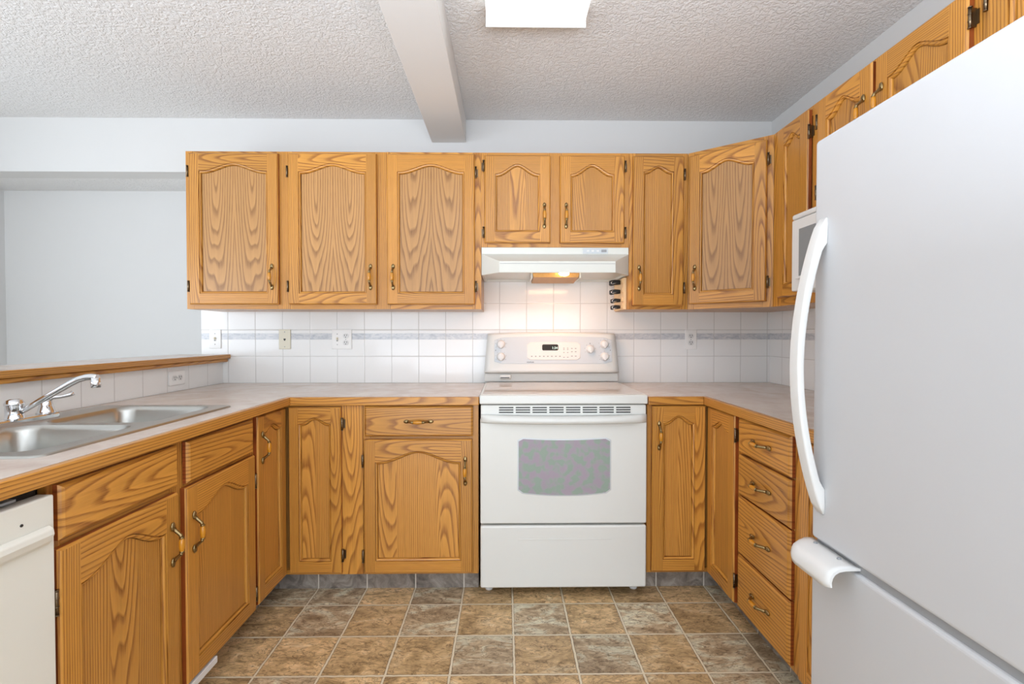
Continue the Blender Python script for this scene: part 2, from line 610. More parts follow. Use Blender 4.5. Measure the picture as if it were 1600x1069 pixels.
mb = MB(); mb.box(-3.2, -1.6, YB + 0.12, 3.12, 2.085, 2.12)
structure('ceiling_alcove', mb, CEIL)
mb = MB(); mb.box(-0.418, -0.225, -2.5, YB, 2.257, ZC)
structure('beam', mb, BEAMP, 'white painted ceiling beam running towards the back wall', bevel=0.003)
mb = MB(); mb.box(-1.724, XL - 0.008, -0.6, YB, 0, 1.022)
structure('wall_half', mb, WALL, 'low half wall behind the sink carrying the bar ledge')
# tile on the walls: v measured from the worktop, u along the wall
mb = MB()


def tile_quad(mb, a, b, z0, z1, u0, nrm, th=0.006):
    L = math.hypot(b[0] - a[0], b[1] - a[1])
    n = Vector(nrm) * th
    A, B = Vector((*a, 0)) + n, Vector((*b, 0)) + n
    q = [(A.x, A.y, z0), (B.x, B.y, z0), (B.x, B.y, z1), (A.x, A.y, z1)]
    bd = Board(); bd.tone = (0.5, 0, 0, 1)
    mb.face(q, 0, bd, [(u0, z0 - CT), (u0 + L, z0 - CT), (u0 + L, z1 - CT), (u0, z1 - CT)])
    A0, B0 = Vector((*a, 0)), Vector((*b, 0))
    for p, q_ in (((A0, A)), ((B0, B))):
        mb.face([(p.x, p.y, z0), (q_.x, q_.y, z0), (q_.x, q_.y, z1), (p.x, p.y, z1)], 0, bd, [(u0 + 0.05, 0.05)] * 4)
    mb.face([(A0.x, A0.y, z1), (A.x, A.y, z1), (B.x, B.y, z1), (B0.x, B0.y, z1)], 0, bd, [(u0 + 0.05, 0.05)] * 4)


tile_quad(mb, (-1.724, YB), (XR, YB), CT, 1.60, -1.724 + 1.574, (0, -1, 0))
structure('trim_1', mb, TILE, 'white square wall tiles with a grey marbled band behind the range', weld=False)
mb = MB(); tile_quad(mb, (XR, YB), (XR, 1.2), CT, 1.36, 0.02, (-1, 0, 0))
structure('trim_2', mb, TILE, 'white wall tiles with grey band on the right wall', weld=False)
mb = MB(); tile_quad(mb, (XL - 0.006, 0.2), (XL - 0.006, YB), CT - 0.0, CT + 0.132, 0.06, (1, 0, 0))
structure('trim_3', mb, TILE, 'single row of white tile between worktop and bar ledge', weld=False)
# toe tile under the cabinets
mb = MB(); mb.box(-1.06, -0.125, 2.2, 2.21, 0, 0.094); mb.box(0.64, 0.986, 2.2, 2.21, 0, 0.094)
structure('baseboard_back', mb, STONE, 'grey slate-look toe tile under the back cabinets')
mb = MB(); mb.box(-1.07, -1.06, 1.05, 2.21, 0, 0.094)
structure('baseboard_left', mb, STONE)
mb = MB(); mb.box(0.986, 0.996, 1.24, 2.21, 0, 0.094)
structure('baseboard_right', mb, STONE)

# ------------------------------------------------------------------ cabinet parts


def handle_mesh():
    mb = MB()
    for sg in (-1, 1):
        mb.ball((0, -0.0035, sg * 0.052), 0.0085, 0.0050, 0.0135, 0)
        path = [(0, -0.005, sg * 0.046), (0, -0.011, sg * 0.040), (0, -0.019, sg * 0.033), (0, -0.0255, sg * 0.0275), (0, -0.0275, sg * 0.0215)]
        mb.tube(path, [0.0058, 0.0052, 0.0047, 0.0049, 0.0056], 10, 0)
        mb.lathe([(0.0035, -0.0025), (0.0066, -0.0018), (0.0066, 0.0018), (0.0035, 0.0025)], (0, -0.0278, sg * 0.0205), (0, 0, 1), 12, 0)
    n = 8
    mb.tube([(0, -0.028, -0.0195 + 0.039 * i / n) for i in range(n + 1)], [0.0056 + 0.0026 * math.sin(PI * i / n) for i in range(n + 1)], 12, 1)
    return mb


HANDLE_ME = None


def add_handle(parent, x, z, y=-0.02, horiz=False):
    global HANDLE_ME
    if HANDLE_ME is None:
        o = obj('handle', handle_mesh(), [BRASS, AMBER])
        HANDLE_ME = o.data
    else:
        o = bpy.data.objects.new('handle', HANDLE_ME)
        COL.objects.link(o)
    o.parent = parent
    o.location = (x, y, z)
    o.rotation_euler = (0, PI / 2, 0) if horiz else (0, 0, 0)
    o['label'] = 'antique brass pull with an amber wood grip'
    return o


HINGE_ME = None


def add_hinge(parent, x, z, side):
    """barrel beside the door edge, leaf on the frame"""
    global HINGE_ME
    if HINGE_ME is None:
        mb = MB()
        mb.tube([(0, -0.0165, -0.027), (0, -0.0165, 0.027)], 0.0046, 10)
        for k in (-0.027, -0.009, 0.009, 0.027):
            mb.tube([(0, -0.0165, k - 0.0012), (0, -0.0165, k + 0.0012)], 0.0054, 10)
        mb.box(-0.010, 0.003, -0.003, -0.0002, -0.019, 0.019)
        mb.box(-0.0022, 0.0022, -0.016, -0.0002, -0.024, 0.024)
        o = obj('hinge', mb, BRONZE)
        HINGE_ME = o.data
    else:
        o = bpy.data.objects.new('hinge', HINGE_ME)
        COL.objects.link(o)
    o.parent = parent
    o.location = (x, 0, z)
    o.rotation_euler = (0, 0, 0)
    if side == 'R':
        o.scale = (-1, 1, 1)
    return o


DT = 0.02


def arch_door(parent, name, x0, x1, z0, z1, handle=None, hz=None, hinge=None, hinges=None, veneer=False, ts=0.092, arch=0.042, loc=None, rotz=0.0, stile=0.052):
    """frame-and-panel door with a cathedral arch; local x,z from its lower left, back on the face frame"""
    w, h = x1 - x0, z1 - z0
    s, rb, e = stile, 0.054, 0.0055
    xc, hw = w / 2, w / 2 - s
    N = 44

    def crv(x):
        t = min(1.0, abs((x - xc) / hw))
        t = t ** 0.92
        return 0.5 + 0.5 * math.cos(PI * t)

    def top(x):
        return h - ts + arch * crv(x)

    def loop(d):
        pts = [(s + d, rb + d), (w - s - d, rb + d)]
        for i in range(N + 1):
            x = (w - s) - (w - 2 * s) * i / N
            dx = 1e-3
            sl = (top(x + dx) - top(x - dx)) / (2 * dx) if 0 < i < N else 0.0
            nl = math.sqrt(1 + sl * sl)
            xx = (w - s - d) - (w - 2 * s - 2 * d) * i / N
            pts.append((xx, top(x) - d * nl))
        return pts

    mb = MB()
    bl, br = Board('straight'), Board('straight' if RNG.random() < 0.6 else 'cath')
    bb, bt = Board('cath' if RNG.random() < 0.6 else 'straight'), Board('cath' if RNG.random() < 0.7 else 'straight')
    V = lambda b: (lambda x, z: b.uv(x - (0.5 * s if x < xc else w - 0.5 * s), z - h / 2))
    Hh = lambda b, zc: (lambda x, z: b.uv(z - zc, x - xc))
    fl, frr, fb, ft = V(bl), V(br), Hh(bb, rb / 2), Hh(bt, h - ts / 2)
    y = -DT

    def F(pts, yy, b, fn):
        q = [(px, yy[i] if isinstance(yy, (list, tuple)) else yy, pz) for i, (px, pz) in enumerate(pts)]
        mb.face(q, 0, b, [fn(px, pz) for px, pz in pts])
    # front faces of the four frame boards
    F([(e, e), (s, e), (s, rb), (s, h - ts), (s, h - e), (e, h - e)], y, bl, fl)
    F([(w - s, e), (w - e, e), (w - e, h - e), (w - s, h - e), (w - s, h - ts), (w - s, rb)], y, br, frr)
    F([(s, e), (w - s, e), (w - s, rb), (s, rb)], y, bb, fb)
    L0 = loop(0.0)
    tp = L0[2:]
    for i in range(N):
        a, b = tp[i], tp[i + 1]
        F([b, a, (a[0], h - e), (b[0], h - e)], y, bt, ft)
    # eased outer edge and sides
    O = [(0, 0), (w, 0), (w, h), (0, h)]
    I = [(e, e), (w - e, e), (w - e, h - e), (e, h - e)]
    for i, (b, fn) in enumerate(((bb, fb), (br, frr), (bt, ft), (bl, fl))):
        j = (i + 1) % 4
        m0, m1 = [((O[k][0] + 2 * I[k][0]) / 3, (O[k][1] + 2 * I[k][1]) / 3) for k in (i, j)]
        F([m0, m1, I[j], I[i]], [y + 0.0012, y + 0.0012, y, y], b, fn)
        F([O[i], O[j], m1, m0], [y + 0.0065, y + 0.0065, y + 0.0012, y + 0.0012], b, fn)
        F([O[i], O[j], O[j], O[i]], [-0.0005, -0.0005, y + 0.0065, y + 0.0065], stained(b), fn)
    mb.face([(px, -0.0005, pz) for px, pz in O], 0, bl, [fl(*p) for p in O])
    # moulded inner edge
    steps = [(0.0, y), (0.0006, y + 0.0060), (0.0026, y + 0.0062), (0.0032, y + 0.0022), (0.0070, y + 0.0034), (0.0100, y + 0.0076), (0.0106, y + 0.0150), (0.0128, y + 0.0152)]
    Ls = [loop(d) for d, _ in steps]
    n = len(L0)
    for k in range(len(steps) - 1):
        for i in range(n):
            j = (i + 1) % n
            if i == 0:
                b, fn = bb, fb
            elif i == 1:
                b, fn = br, frr
            elif i == n - 1:
                b, fn = bl, fl
            else:
                b, fn = bt, ft
            ya, yb_ = steps[k][1], steps[k + 1][1]
            F([Ls[k][i], Ls[k][j], Ls[k + 1][j], Ls[k + 1][i]], [ya, ya, yb_, yb_], b, fn)
    d = obj(name, mb, OAK, parent, loc if loc else (x0, 0, z0), rotz)
    # panel
    pm = MB()
    P = loop(0.0120)
    zb = P[0][1]
    tp = list(reversed(P[2:]))
    yy = y + 0.0118
    if veneer:
        bd = [Board('cath', 1.0)]
        bd[0].u0, bd[0].v0, bd[0].su = RNG.uniform(-0.01, 0.01), RNG.uniform(0.24, 0.40), 1.2
        hwid = (w - 2 * s) / 4
        uvf = lambda x, z, b: b.uv(abs(x - xc) - hwid, z - h / 2)
        pick = lambda x: 0
    else:
        nb = max(1, round((w - 2 * s) / 0.085))
        base = RNG.uniform(0.3, 0.7)
        bd = [Board('cath' if RNG.random() < 0.3 else 'straight', 0.15, base + RNG.uniform(-0.16, 0.16)) for _ in range(nb)]
        bw = (w - 2 * s) / nb
        pick = lambda x: min(nb - 1, int((x - s) / bw))
        uvf = lambda x, z, b: b.uv(x - (s + bw * (bd.index(b) + 0.5)), z - h / 2)
    for i in range(N):
        a, b = tp[i], tp[i + 1]
        B = bd[pick((a[0] + b[0]) / 2)]
        pts = [(a[0], zb), (b[0], zb), b, a]
        pm.face([(px, yy, pz) for px, pz in pts], 0, B, [uvf(px, pz, B) for px, pz in pts])
    obj('door_panel', pm, OAK, d)
    if handle:
        add_handle(d, 0.031 if handle == 'L' else w - 0.031, hz - z0)
    if hinge:
        for hzz in (hinges or (h * 0.12, h * 0.88)):
            add_hinge(d, -0.005 if hinge == 'L' else w + 0.005, hzz, hinge)
    return d


def slab_drawer(parent, name, x0, x1, z0, z1, handle=True):
    """solid drawer front with a moulded edge and horizontal grain"""
    w, h = x1 - x0, z1 - z0
    mb = MB()
    b = Board('cath')
    fn = lambda x, z: b.uv((z - h / 2), x - w / 2)
    rings = [(0.0, -0.0005), (0.0, -DT + 0.009), (0.004, -DT + 0.0035), (0.0085, -DT)]
    R = [[(d, yy, d), (w - d, yy, d), (w - d, yy, h - d), (d, yy, h - d)] for d, yy in rings]
    for k in range(3):
        for i in range(4):
            j = (i + 1) % 4
            q = [R[k][i], R[k][j], R[k + 1][j], R[k + 1][i]]
            mb.face(q, 0, b if k else stained(b), [fn(p[0], p[2]) for p in q])
    mb.face(R[3], 0, b, [fn(p[0], p[2]) for p in R[3]])
    mb.face(list(reversed(R[0])), 0, b, [fn(p[0], p[2]) for p in reversed(R[0])])
    d = obj(name, mb, OAK, parent, (x0, 0, z0))
    if handle:
        add_handle(d, w / 2, h / 2, horiz=True)
    return d


FT = 0.019


def face_frame(parent, boards, loc=(0, 0, 0), rotz=0.0):
    """boards: (x0,x1,z0,z1,axis)"""
    mb = MB()
    for x0, x1, z0, z1, ax in boards:
        b = Board('straight' if RNG.random() < 0.6 else 'cath')
        g = 0.0004
        mb.box(x0 + g, x1 - g, 0.0, FT, z0 + g, z1 - g, 0, b, ax)
    return obj('face_frame', mb, OAK, parent, loc, rotz, bevel=0.0008, seg=1, weld=False)


def carcass(parent, W, D, z0, z1, toe=0.0):
    mb = MB()
    b = Board('straight', 0.6)
    mb.box(0.0, W, FT, D, z0, z1, 0, b, 'z')
    o = obj('carcass', mb, OAK, parent)
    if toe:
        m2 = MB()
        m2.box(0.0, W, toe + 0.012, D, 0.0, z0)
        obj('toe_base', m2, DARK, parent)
    return o


# ------------------------------------------------------------------ wall cabinets on the back wall
UF = 2.445
ZU0, ZU1 = 1.296, 2.088
UD = YB - 0.001 - UF
# three-door cabinet
t = thing('wall_cabinet', 'long three-door oak wall cabinet left of the range hood', 'cabinet', (-1.606, UF, ZU0), 0, 'oak wall cabinets')
W = 1.482; Hc = ZU1 - ZU0
carcass(t, W, UD, 0, Hc)
gx = lambda x: x + 1.606
face_frame(t, [(0, .035, 0, Hc, 'z'), (gx(-1.151), gx(-1.075), 0, Hc, 'z'), (gx(-.660), gx(-.583), 0, Hc, 'z'), (W - .042, W, 0, Hc, 'z'),
               (.035, gx(-1.151), 0, .045, 'x'), (gx(-1.075), gx(-.660), 0, .045, 'x'), (gx(-.583), W - .042, 0, .045, 'x'),
               (.035, gx(-1.151), Hc - .045, Hc, 'x'), (gx(-1.075), gx(-.660), Hc - .045, Hc, 'x'), (gx(-.583), W - .042, Hc - .045, Hc, 'x')])
dz0, dz1 = 1.319 - ZU0, 2.074 - ZU0
for (a, b, hd, hg) in ((-1.583, -1.139, 'R', 'L'), (-1.089, -.647, 'R', 'L'), (-.596, -.155, 'L', 'R')):
    arch_door(t, 'door', gx(a), gx(b), dz0, dz1, hd, 1.456 - ZU0, hg, veneer=True, ts=0.090, arch=0.040)
# cabinet over the hood
t = thing('wall_cabinet', 'short two-door oak wall cabinet directly above the range hood', 'cabinet', (-.124, UF, 1.610), 0, 'oak wall cabinets')
W = .751; Hc = ZU1 - 1.610
carcass(t, W, UD, 0, Hc)
gx = lambda x: x + .124
face_frame(t, [(0, .032, 0, Hc, 'z'), (gx(.216), gx(.283), 0, Hc, 'z'), (W - .04, W, 0, Hc, 'z'),
               (.032, gx(.216), 0, .04, 'x'), (gx(.283), W - .04, 0, .04, 'x'), (.032, gx(.216), Hc - .04, Hc, 'x'), (gx(.283), W - .04, Hc - .04, Hc, 'x')])
arch_door(t, 'door', gx(-.106), gx(.226), .020, .459, 'R', 1.766 - 1.61, 'L', veneer=False, ts=0.094, arch=0.050)
arch_door(t, 'door', gx(.274), gx(.601), .020, .459, 'L', 1.766 - 1.61, 'R', veneer=False, ts=0.094, arch=0.050)
# narrow cabinet right of the hood
t = thing('wall_cabinet', 'narrow one-door oak wall cabinet just right of the range hood', 'cabinet', (.6275, UF, ZU0), 0, 'oak wall cabinets')
W = .3015; Hc = ZU1 - ZU0
carcass(t, W, UD, 0, Hc)
gx = lambda x: x - .6275
face_frame(t, [(0, .032, 0, Hc, 'z'), (W - .036, W, 0, Hc, 'z'), (.032, W - .036, 0, .045, 'x'), (.032, W - .036, Hc - .04, Hc, 'x')])
arch_door(t, 'door', gx(.644), gx(.902), 1.314 - ZU0, 2.068 - ZU0, 'L', 1.453 - ZU0, 'R', ts=0.078, arch=0.030)
# diagonal corner cabinet
A, B = Vector((.930, UF)), Vector((1.235, 2.205))
ang = math.atan2(B.y - A.y, B.x - A.x)
LD = (B - A).length
t = thing('wall_cabinet', 'angled one-door oak corner wall cabinet at the right end of the back wall', 'cabinet', (A.x, A.y, ZU0), 0, 'oak wall cabinets')
mb = MB()
nx, ny = -math.sin(ang) * FT, math.cos(ang) * FT
pl = [(nx + .002, ny), (B.x - A.x + nx, B.y - A.y + ny), (XR - A.x - .001, B.y - A.y + .001), (XR - A.x - .001, UD), (.001, UD), (.001, ny)]
mb.prism(pl, 0, Hc, 0, Board('straight', 0.5))
obj('carcass', mb, OAK, t)
face_frame(t, [(0, .030, 0, Hc, 'z'), (LD - .042, LD, 0, Hc, 'z'), (.030, LD - .042, 0, .04, 'x'), (.030, LD - .042, Hc - .04, Hc, 'x')], rotz=ang)
c, s_ = math.cos(ang), math.sin(ang)
arch_door(t, 'door', 0, LD - .036, .026, Hc - .022, 'L', 1.452 - ZU0, 'R', veneer=True, ts=0.088, arch=0.040, loc=(.010 * c, .010 * s_, .026), rotz=ang)
# right wall: cabinets face -x
RX = 1.235
RD = XR - .001 - RX
t = thing('wall_cabinet', 'slim one-door oak wall cabinet on the right wall, half hidden by the microwave', 'cabinet', (RX, 2.2035, ZU0), -PI / 2, 'oak wall cabinets')
W = 2.2035 - 1.8865
carcass(t, W, RD, 0, Hc)
face_frame(t, [(0, .062, 0, Hc, 'z'), (W - .04, W, 0, Hc, 'z'), (.062, W - .04, 0, .045, 'x'), (.062, W - .04, Hc - .04, Hc, 'x')])
arch_door(t, 'door', 2.2035 - 2.146, 2.2035 - 1.930, .036, Hc - .015, None, None, 'R', ts=0.078, arch=0.032, stile=.05)
t = thing('wall_cabinet', 'two-door oak wall cabinet on the right wall above the microwave', 'cabinet', (RX, 1.885, 1.645), -PI / 2, 'oak wall cabinets')
W = 1.885 - 1.240; Hs = ZU1 - 1.645
carcass(t, W, RD, 0, Hs)
face_frame(t, [(0, .03, 0, Hs, 'z'), (.29, .31, 0, Hs, 'z'), (W - .03, W, 0, Hs, 'z'), (.03, .29, 0, .03, 'x'), (.31, W - .03, 0, .03, 'x'), (.03, .29, Hs - .035, Hs, 'x'), (.31, W - .03, Hs - .035, Hs, 'x')])
arch_door(t, 'door', 1.885 - 1.873, 1.885 - 1.594, .02, Hs - .012, 'R', .272, 'L', ts=0.088, arch=0.042, hinges=(.06, .335))
arch_door(t, 'door', 1.885 - 1.578, 1.885 - 1.262, .02, Hs - .012, 'L', .272, 'R', ts=0.088, arch=0.042, hinges=(.06, .335))
t = thing('wall_cabinet', 'oak wall cabinet above the refrigerator, cut off at the top right corner', 'cabinet', (RX, 1.239, 1.680), -PI / 2, 'oak wall cabinets')
W = .46; Hs = ZU1 - 1.680
carcass(t, W, RD, 0, Hs)
face_frame(t, [(0, .034, 0, Hs, 'z'), (W - .034, W, 0, Hs, 'z'), (.034, W - .034, 0, .03, 'x'), (.034, W - .034, Hs - .035, Hs, 'x')])
arch_door(t, 'door', .028, W - .02, .02, Hs - .012, 'R', .2, 'L', ts=0.088, arch=0.042, hinges=(.06, .318))

# ------------------------------------------------------------------ base cabinets
BF = 2.14
ZB0, ZB1 = 0.095, 0.856
BDEP = YB - .002 - BF
# left corner cabinet with two hinged doors meeting in the corner
LX = -0.985
t = thing('base_cabinet', 'oak corner base cabinet with folding doors left of the drawer cabinet', 'cabinet', (LX, BF, 0), 0, 'oak base cabinets')
mb = MB()
mb.prism([(-.612, -.268), (-FT, -.268), (-FT, FT), (.349, FT), (.349, BDEP), (-.612, BDEP)], ZB0, ZB1, 0, Board('straight', .6))
obj('carcass', mb, OAK, t)
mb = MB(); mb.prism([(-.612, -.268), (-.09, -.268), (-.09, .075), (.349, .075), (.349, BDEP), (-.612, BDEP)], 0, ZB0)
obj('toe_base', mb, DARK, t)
face_frame(t, [(.256, .349, ZB0, ZB1, 'z'), (.0, .256, ZB0, ZB0 + .02, 'x'), (.0, .256, ZB1 - .012, ZB1, 'x')])
arch_door(t, 'door', .026, .257, .107, .848, None, None, 'R', hinges=(.08, .665), ts=0.074, arch=0.028, stile=.044)
face_frame(t, [(0, .03, ZB0, ZB1, 'z'), (.03, .244, ZB0, ZB0 + .02, 'x'), (.03, .244, ZB1 - .012, ZB1, 'x')], (0, -.268, 0), PI / 2)
d = arch_door(t, 'door', 0, .238, .107, .846, 'L', .720, None, ts=0.074, arch=0.028, stile=.044, loc=(0, -.262, .107), rotz=PI / 2)
# drawer and door cabinet left of range
t = thing('base_cabinet', 'oak base cabinet with one drawer over one door left of the range', 'cabinet', (-.634, BF, 0), 0, 'oak base cabinets')
W = .512; gx = lambda x: x + .634
carcass(t, W, BDEP, ZB0, ZB1, .062)
face_frame(t, [(0, .03, ZB0, ZB1, 'z'), (W - .045, W, ZB0, ZB1, 'z'), (.03, W - .045, .680, .735, 'x'), (.03, W - .045, ZB0, ZB0 + .04, 'x'), (.03, W - .045, ZB1 - .02, ZB1, 'x')])
slab_drawer(t, 'drawer', gx(-.624), gx(-.145), .716, .851)
arch_door(t, 'door', gx(-.628), gx(-.148), .107, .703, 'R', .563, 'L', ts=0.100, arch=0.050, hinges=(.075, .5), stile=.05)
# sink cabinet, faces +x
t = thing('base_cabinet', 'two-door oak base cabinet with false drawer fronts below the sink', 'cabinet', (LX, 1.036, 0), PI / 2, 'oak base cabinets')
W = 1.870 - 1.036
carcass(t, W, .612, ZB0, .72, .085)
face_frame(t, [(0, .03, ZB0, ZB1, 'z'), (1.412 - 1.036, 1.468 - 1.036, ZB0, ZB1, 'z'), (W - .03, W, ZB0, ZB1, 'z'),
               (.03, .376, .69, .73, 'x'), (.432, W - .03, .69, .73, 'x'), (.03, .376, ZB0, ZB0 + .03, 'x'), (.432, W - .03, ZB0, ZB0 + .03, 'x'),
               (.03, .376, ZB1 - .02, ZB1, 'x'), (.432, W - .03, ZB1 - .02, ZB1, 'x')])
gx = lambda y: y - 1.036
slab_drawer(t, 'drawer_front', gx(1.050), gx(1.425), .720, .842, False)
slab_drawer(t, 'drawer_front', gx(1.468), gx(1.848), .714, .842, False)
arch_door(t, 'door', gx(1.043), gx(1.423), .100, .703, 'R', .560, 'L', ts=0.100, arch=0.052, hinges=(.06, .49))
arch_door(t, 'door', gx(1.457), gx(1.857), .100, .703, 'L', .558, 'R', ts=0.096, arch=0.050, hinges=(.06, .5))
# white strip under the sink cabinet
mb = MB()
mb.box(-1.056, -1.018, 1.18, 1.585, 0.066, 0.0925)
mb.box(-1.020, -0.966, 1.18, 1.605, 0.070, 0.0925)
mb.box(-1.056, -1.050, 1.18, 1.585, 0.0, 0.07)
tag(obj('toe_register', mb, PLASTIC, bevel=.002), 'white toe-kick register lip under the sink cabinet doors', 'vent')
# right corner cabinet
QX = 0.918
t = thing('base_cabinet', 'oak corner base cabinet with folding doors right of the range', 'cabinet', (.634, BF, 0), 0, 'oak base cabinets')
dx = QX - .634
mb = MB()
mb.prism([(0, FT), (dx + FT, FT), (dx + FT, -.282), (.886, -.282), (.886, BDEP), (0, BDEP)], ZB0, ZB1, 0, Board('straight', .6))
obj('carcass', mb, OAK, t)
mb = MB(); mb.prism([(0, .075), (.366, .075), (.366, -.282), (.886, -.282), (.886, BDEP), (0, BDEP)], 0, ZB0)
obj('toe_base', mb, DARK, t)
face_frame(t, [(0, .03, ZB0, ZB1, 'z'), (.03, dx, ZB0, ZB0 + .02, 'x'), (.03, dx, ZB1 - .012, ZB1, 'x')])
arch_door(t, 'door', .018, dx - .024, .107, .850, 'L', .718, None, ts=0.076, arch=0.034, stile=.05)
face_frame(t, [(0, dx - .03, ZB0, ZB0 + .02, 'x'), (0, .282, ZB1 - .012, ZB1, 'x'), (.266, .282, ZB0, ZB1, 'z')], (dx, 0, 0), -PI / 2)
arch_door(t, 'door', 0, .248, .107, .848, None, None, 'R', hinges=(.09, .665), ts=0.076, arch=0.030, stile=.046, loc=(dx, -.021, .107), rotz=-PI / 2)
# drawer bank
t = thing('base_cabinet', 'oak base cabinet with a bank of four drawers', 'cabinet', (QX, 1.856, 0), -PI / 2, 'oak base cabinets')
W = 1.856 - 1.472
carcass(t, W, XR - .002 - QX, ZB0, ZB1, .068)
face_frame(t, [(0, .02, ZB0, ZB1, 'z'), (W - .035, W, ZB0, ZB1, 'z')] + [(.02, W - .035, a, b, 'x') for a, b in ((ZB0, .125), (.29, .34), (.52, .57), (.68, .73), (.84, ZB1))])
for z0, z1 in ((.113, .318), (.324, .545), (.551, .706), (.714, .847)):
    slab_drawer(t, 'drawer', .018, 1.856 - 1.500, z0, z1)
# narrow cabinet beside the refrigerator
t = thing('base_cabinet', 'narrow oak base cabinet squeezed between the four drawers and the refrigerator', 'cabinet', (QX, 1.471, 0), -PI / 2, 'oak base cabinets')
W = .245
carcass(t, W, XR - .002 - QX, ZB0, ZB1, .068)
face_frame(t, [(0, .03, ZB0, ZB1, 'z'), (W - .03, W, ZB0, ZB1, 'z'), (.03, W - .03, ZB0, .125, 'x'), (.03, W - .03, .83, ZB1, 'x')])
arch_door(t, 'door', .022, W - .006, .107, .846, None, None, None, ts=0.076, arch=0.030, stile=.046)

# ------------------------------------------------------------------ worktops


def worktop(name, label, cells, edges, holes=None):
    """cells: rectangles of the top; edges: oak strip polylines"""
    t = thing(name, label, 'worktop', (0, 0, CT))
    return t


SX0, SX1, SY0, SY1 = -1.535, -1.075, 1.105, 1.845       # cut-out for the sink


def slab_grid(xs, ys, inside, z0, z1):
    mb = MB()
    nx_, ny_ = len(xs) - 1, len(ys) - 1
    I = lambda i, j: 0 <= i < nx_ and 0 <= j < ny_ and inside((xs[i] + xs[i + 1]) / 2, (ys[j] + ys[j + 1]) / 2)
    for i in range(nx_):
        for j in range(ny_):
            if not I(i, j):
                continue
            a, b, c, d = (xs[i], ys[j]), (xs[i + 1], ys[j]), (xs[i + 1], ys[j + 1]), (xs[i], ys[j + 1])
            mb.face([(*p, z1) for p in (a, b, c, d)])
            mb.face([(*p, z0) for p in (d, c, b, a)])
            for (p, q, ii, jj) in ((a, b, i, j - 1), (b, c, i + 1, j), (c, d, i, j + 1), (d, a, i - 1, j)):
                if not I(ii, jj):
                    mb.face([(*p, z0), (*q, z0), (*q, z1), (*p, z1)])
    return mb


t = thing('worktop', 'beige laminate worktop with oak edge around the sink, left of the range', 'worktop', (0, 0, 0.857), 0, 'beige laminate worktops')
EX, EY = -.952, 2.120
mb = slab_grid([-1.604, SX0, SX1, EX - .018, -.118], [.32, SY0, SY1, EY + .018, YB - .007],
               lambda x, y: (x < EX - .018 or y > EY + .018) and not (SX0 < x < SX1 and SY0 < y < SY1), 0.0, CT - .857)
obj('top', mb, LAM, t)
mb = MB()
th = CT - .857
b = Board('straight')
mb.box(EX - .018, EX + .003, .32, EY + .018, -.002, th, 0, b, 'y')
obj('edge_strip', mb, OAK, t, bevel=.003)
mb = MB()
mb.box(EX + .003, -.118, EY - .003, EY + .018, -.002, th, 0, Board('cath'), 'x')
obj('edge_strip', mb, OAK, t, bevel=.003)
t = thing('worktop', 'beige laminate worktop with oak edge right of the range', 'worktop', (0, 0, 0.857), 0, 'beige laminate worktops')
GX = .884
mb = slab_grid([.634, GX + .018, XR - .007], [1.228, EY + .018, YB - .007], lambda x, y: x > GX + .018 or y > EY + .018, 0.0, th)
obj('top', mb, LAM, t)
mb = MB(); mb.box(.634, GX - .003, EY - .003, EY + .018, -.002, th, 0, Board('cath'), 'x')
obj('edge_strip', mb, OAK, t, bevel=.003)
mb = MB(); mb.box(GX - .003, GX + .018, 1.228, EY + .018, -.002, th, 0, Board('straight'), 'y')
obj('edge_strip', mb, OAK, t, bevel=.003)

# breakfast-bar ledge
t = thing('bar_ledge', 'oak-edged bar ledge on the half wall behind the sink', 'ledge', (-1.66, 0, 1.0225))
mb = MB(); mb.box(-.19, .083, -.6, YB - .007, .010, .033)
obj('top', mb, LAM, t)
mb = MB(); mb.box(.083, .100, -.6, YB - .007, .009, .033, 0, Board('straight'), 'y')
obj('edge_strip', mb, OAK, t, bevel=.003)
mb = MB()
mb.box(.048, .086, -.6, YB - .007, -.010, .009, 0, Board('straight'), 'y')
obj('moulding', mb, OAK, t, bevel=.005)

# ------------------------------------------------------------------ sink and faucet
t = thing('sink', 'double-bowl stainless steel sink set into the left worktop', 'sink', (-1.305, 1.475, CT))


def fill_with_holes(outer, holes, z):
    bm = bmesh.new()
    for lp in [outer] + holes:
        vs = [bm.verts.new((x, y, z)) for x, y in lp]
        for i in range(len(vs)):
            bm.edges.new((vs[i], vs[(i + 1) % len(vs)]))
    bmesh.ops.triangle_fill(bm, use_beauty=True, edges=bm.edges[:])
    fs = [[tuple(v.co) for v in f.verts] for f in bm.faces]
    bm.free()
    return fs


outer = rrect(.50, .775, .03, 5)
bowls = [(0.032, -.186, .345, .335), (0.032, .186, .345, .335)]
mb = MB()
hl = [rrect(bw, bh, .055, 6, bx, by) for bx, by, bw, bh in bowls]
for q in fill_with_holes(outer, hl, .0055):
    mb.face(q)
o2 = rrect(.512, .787, .034, 5)
mb.rings([[(x, y, .0055) for x, y in outer], [(x, y, .0035) for x, y in rrect(.508, .783, .033, 5)], [(x, y, .0003) for x, y in o2]], 0, False, False)
obj('rim', mb, STEEL, t)
for bx, by, bw, bh in bowls:
    mb = MB()
    prof = [(0, .0055, .055), (.004, .002, .053), (.010, -.010, .05), (.016, -.10, .05), (.022, -.150, .05), (.034, -.165, .05), (.060, -.168, .045)]
    lps = [[(x, y, z) for x, y in rrect(bw - 2 * d, bh - 2 * d, r, 6, bx, by)] for d, z, r in prof]
    mb.rings(lps, 0, False, True)
    bo = obj('bowl', mb, STEEL, t)
    mb = MB(); mb.lathe([(.0, .001), (.030, .001), (.040, .003), (.042, .001), (.042, -.002)], (bx, by, -.1675), seg=20)
    obj('drain', mb, CHROME, bo)

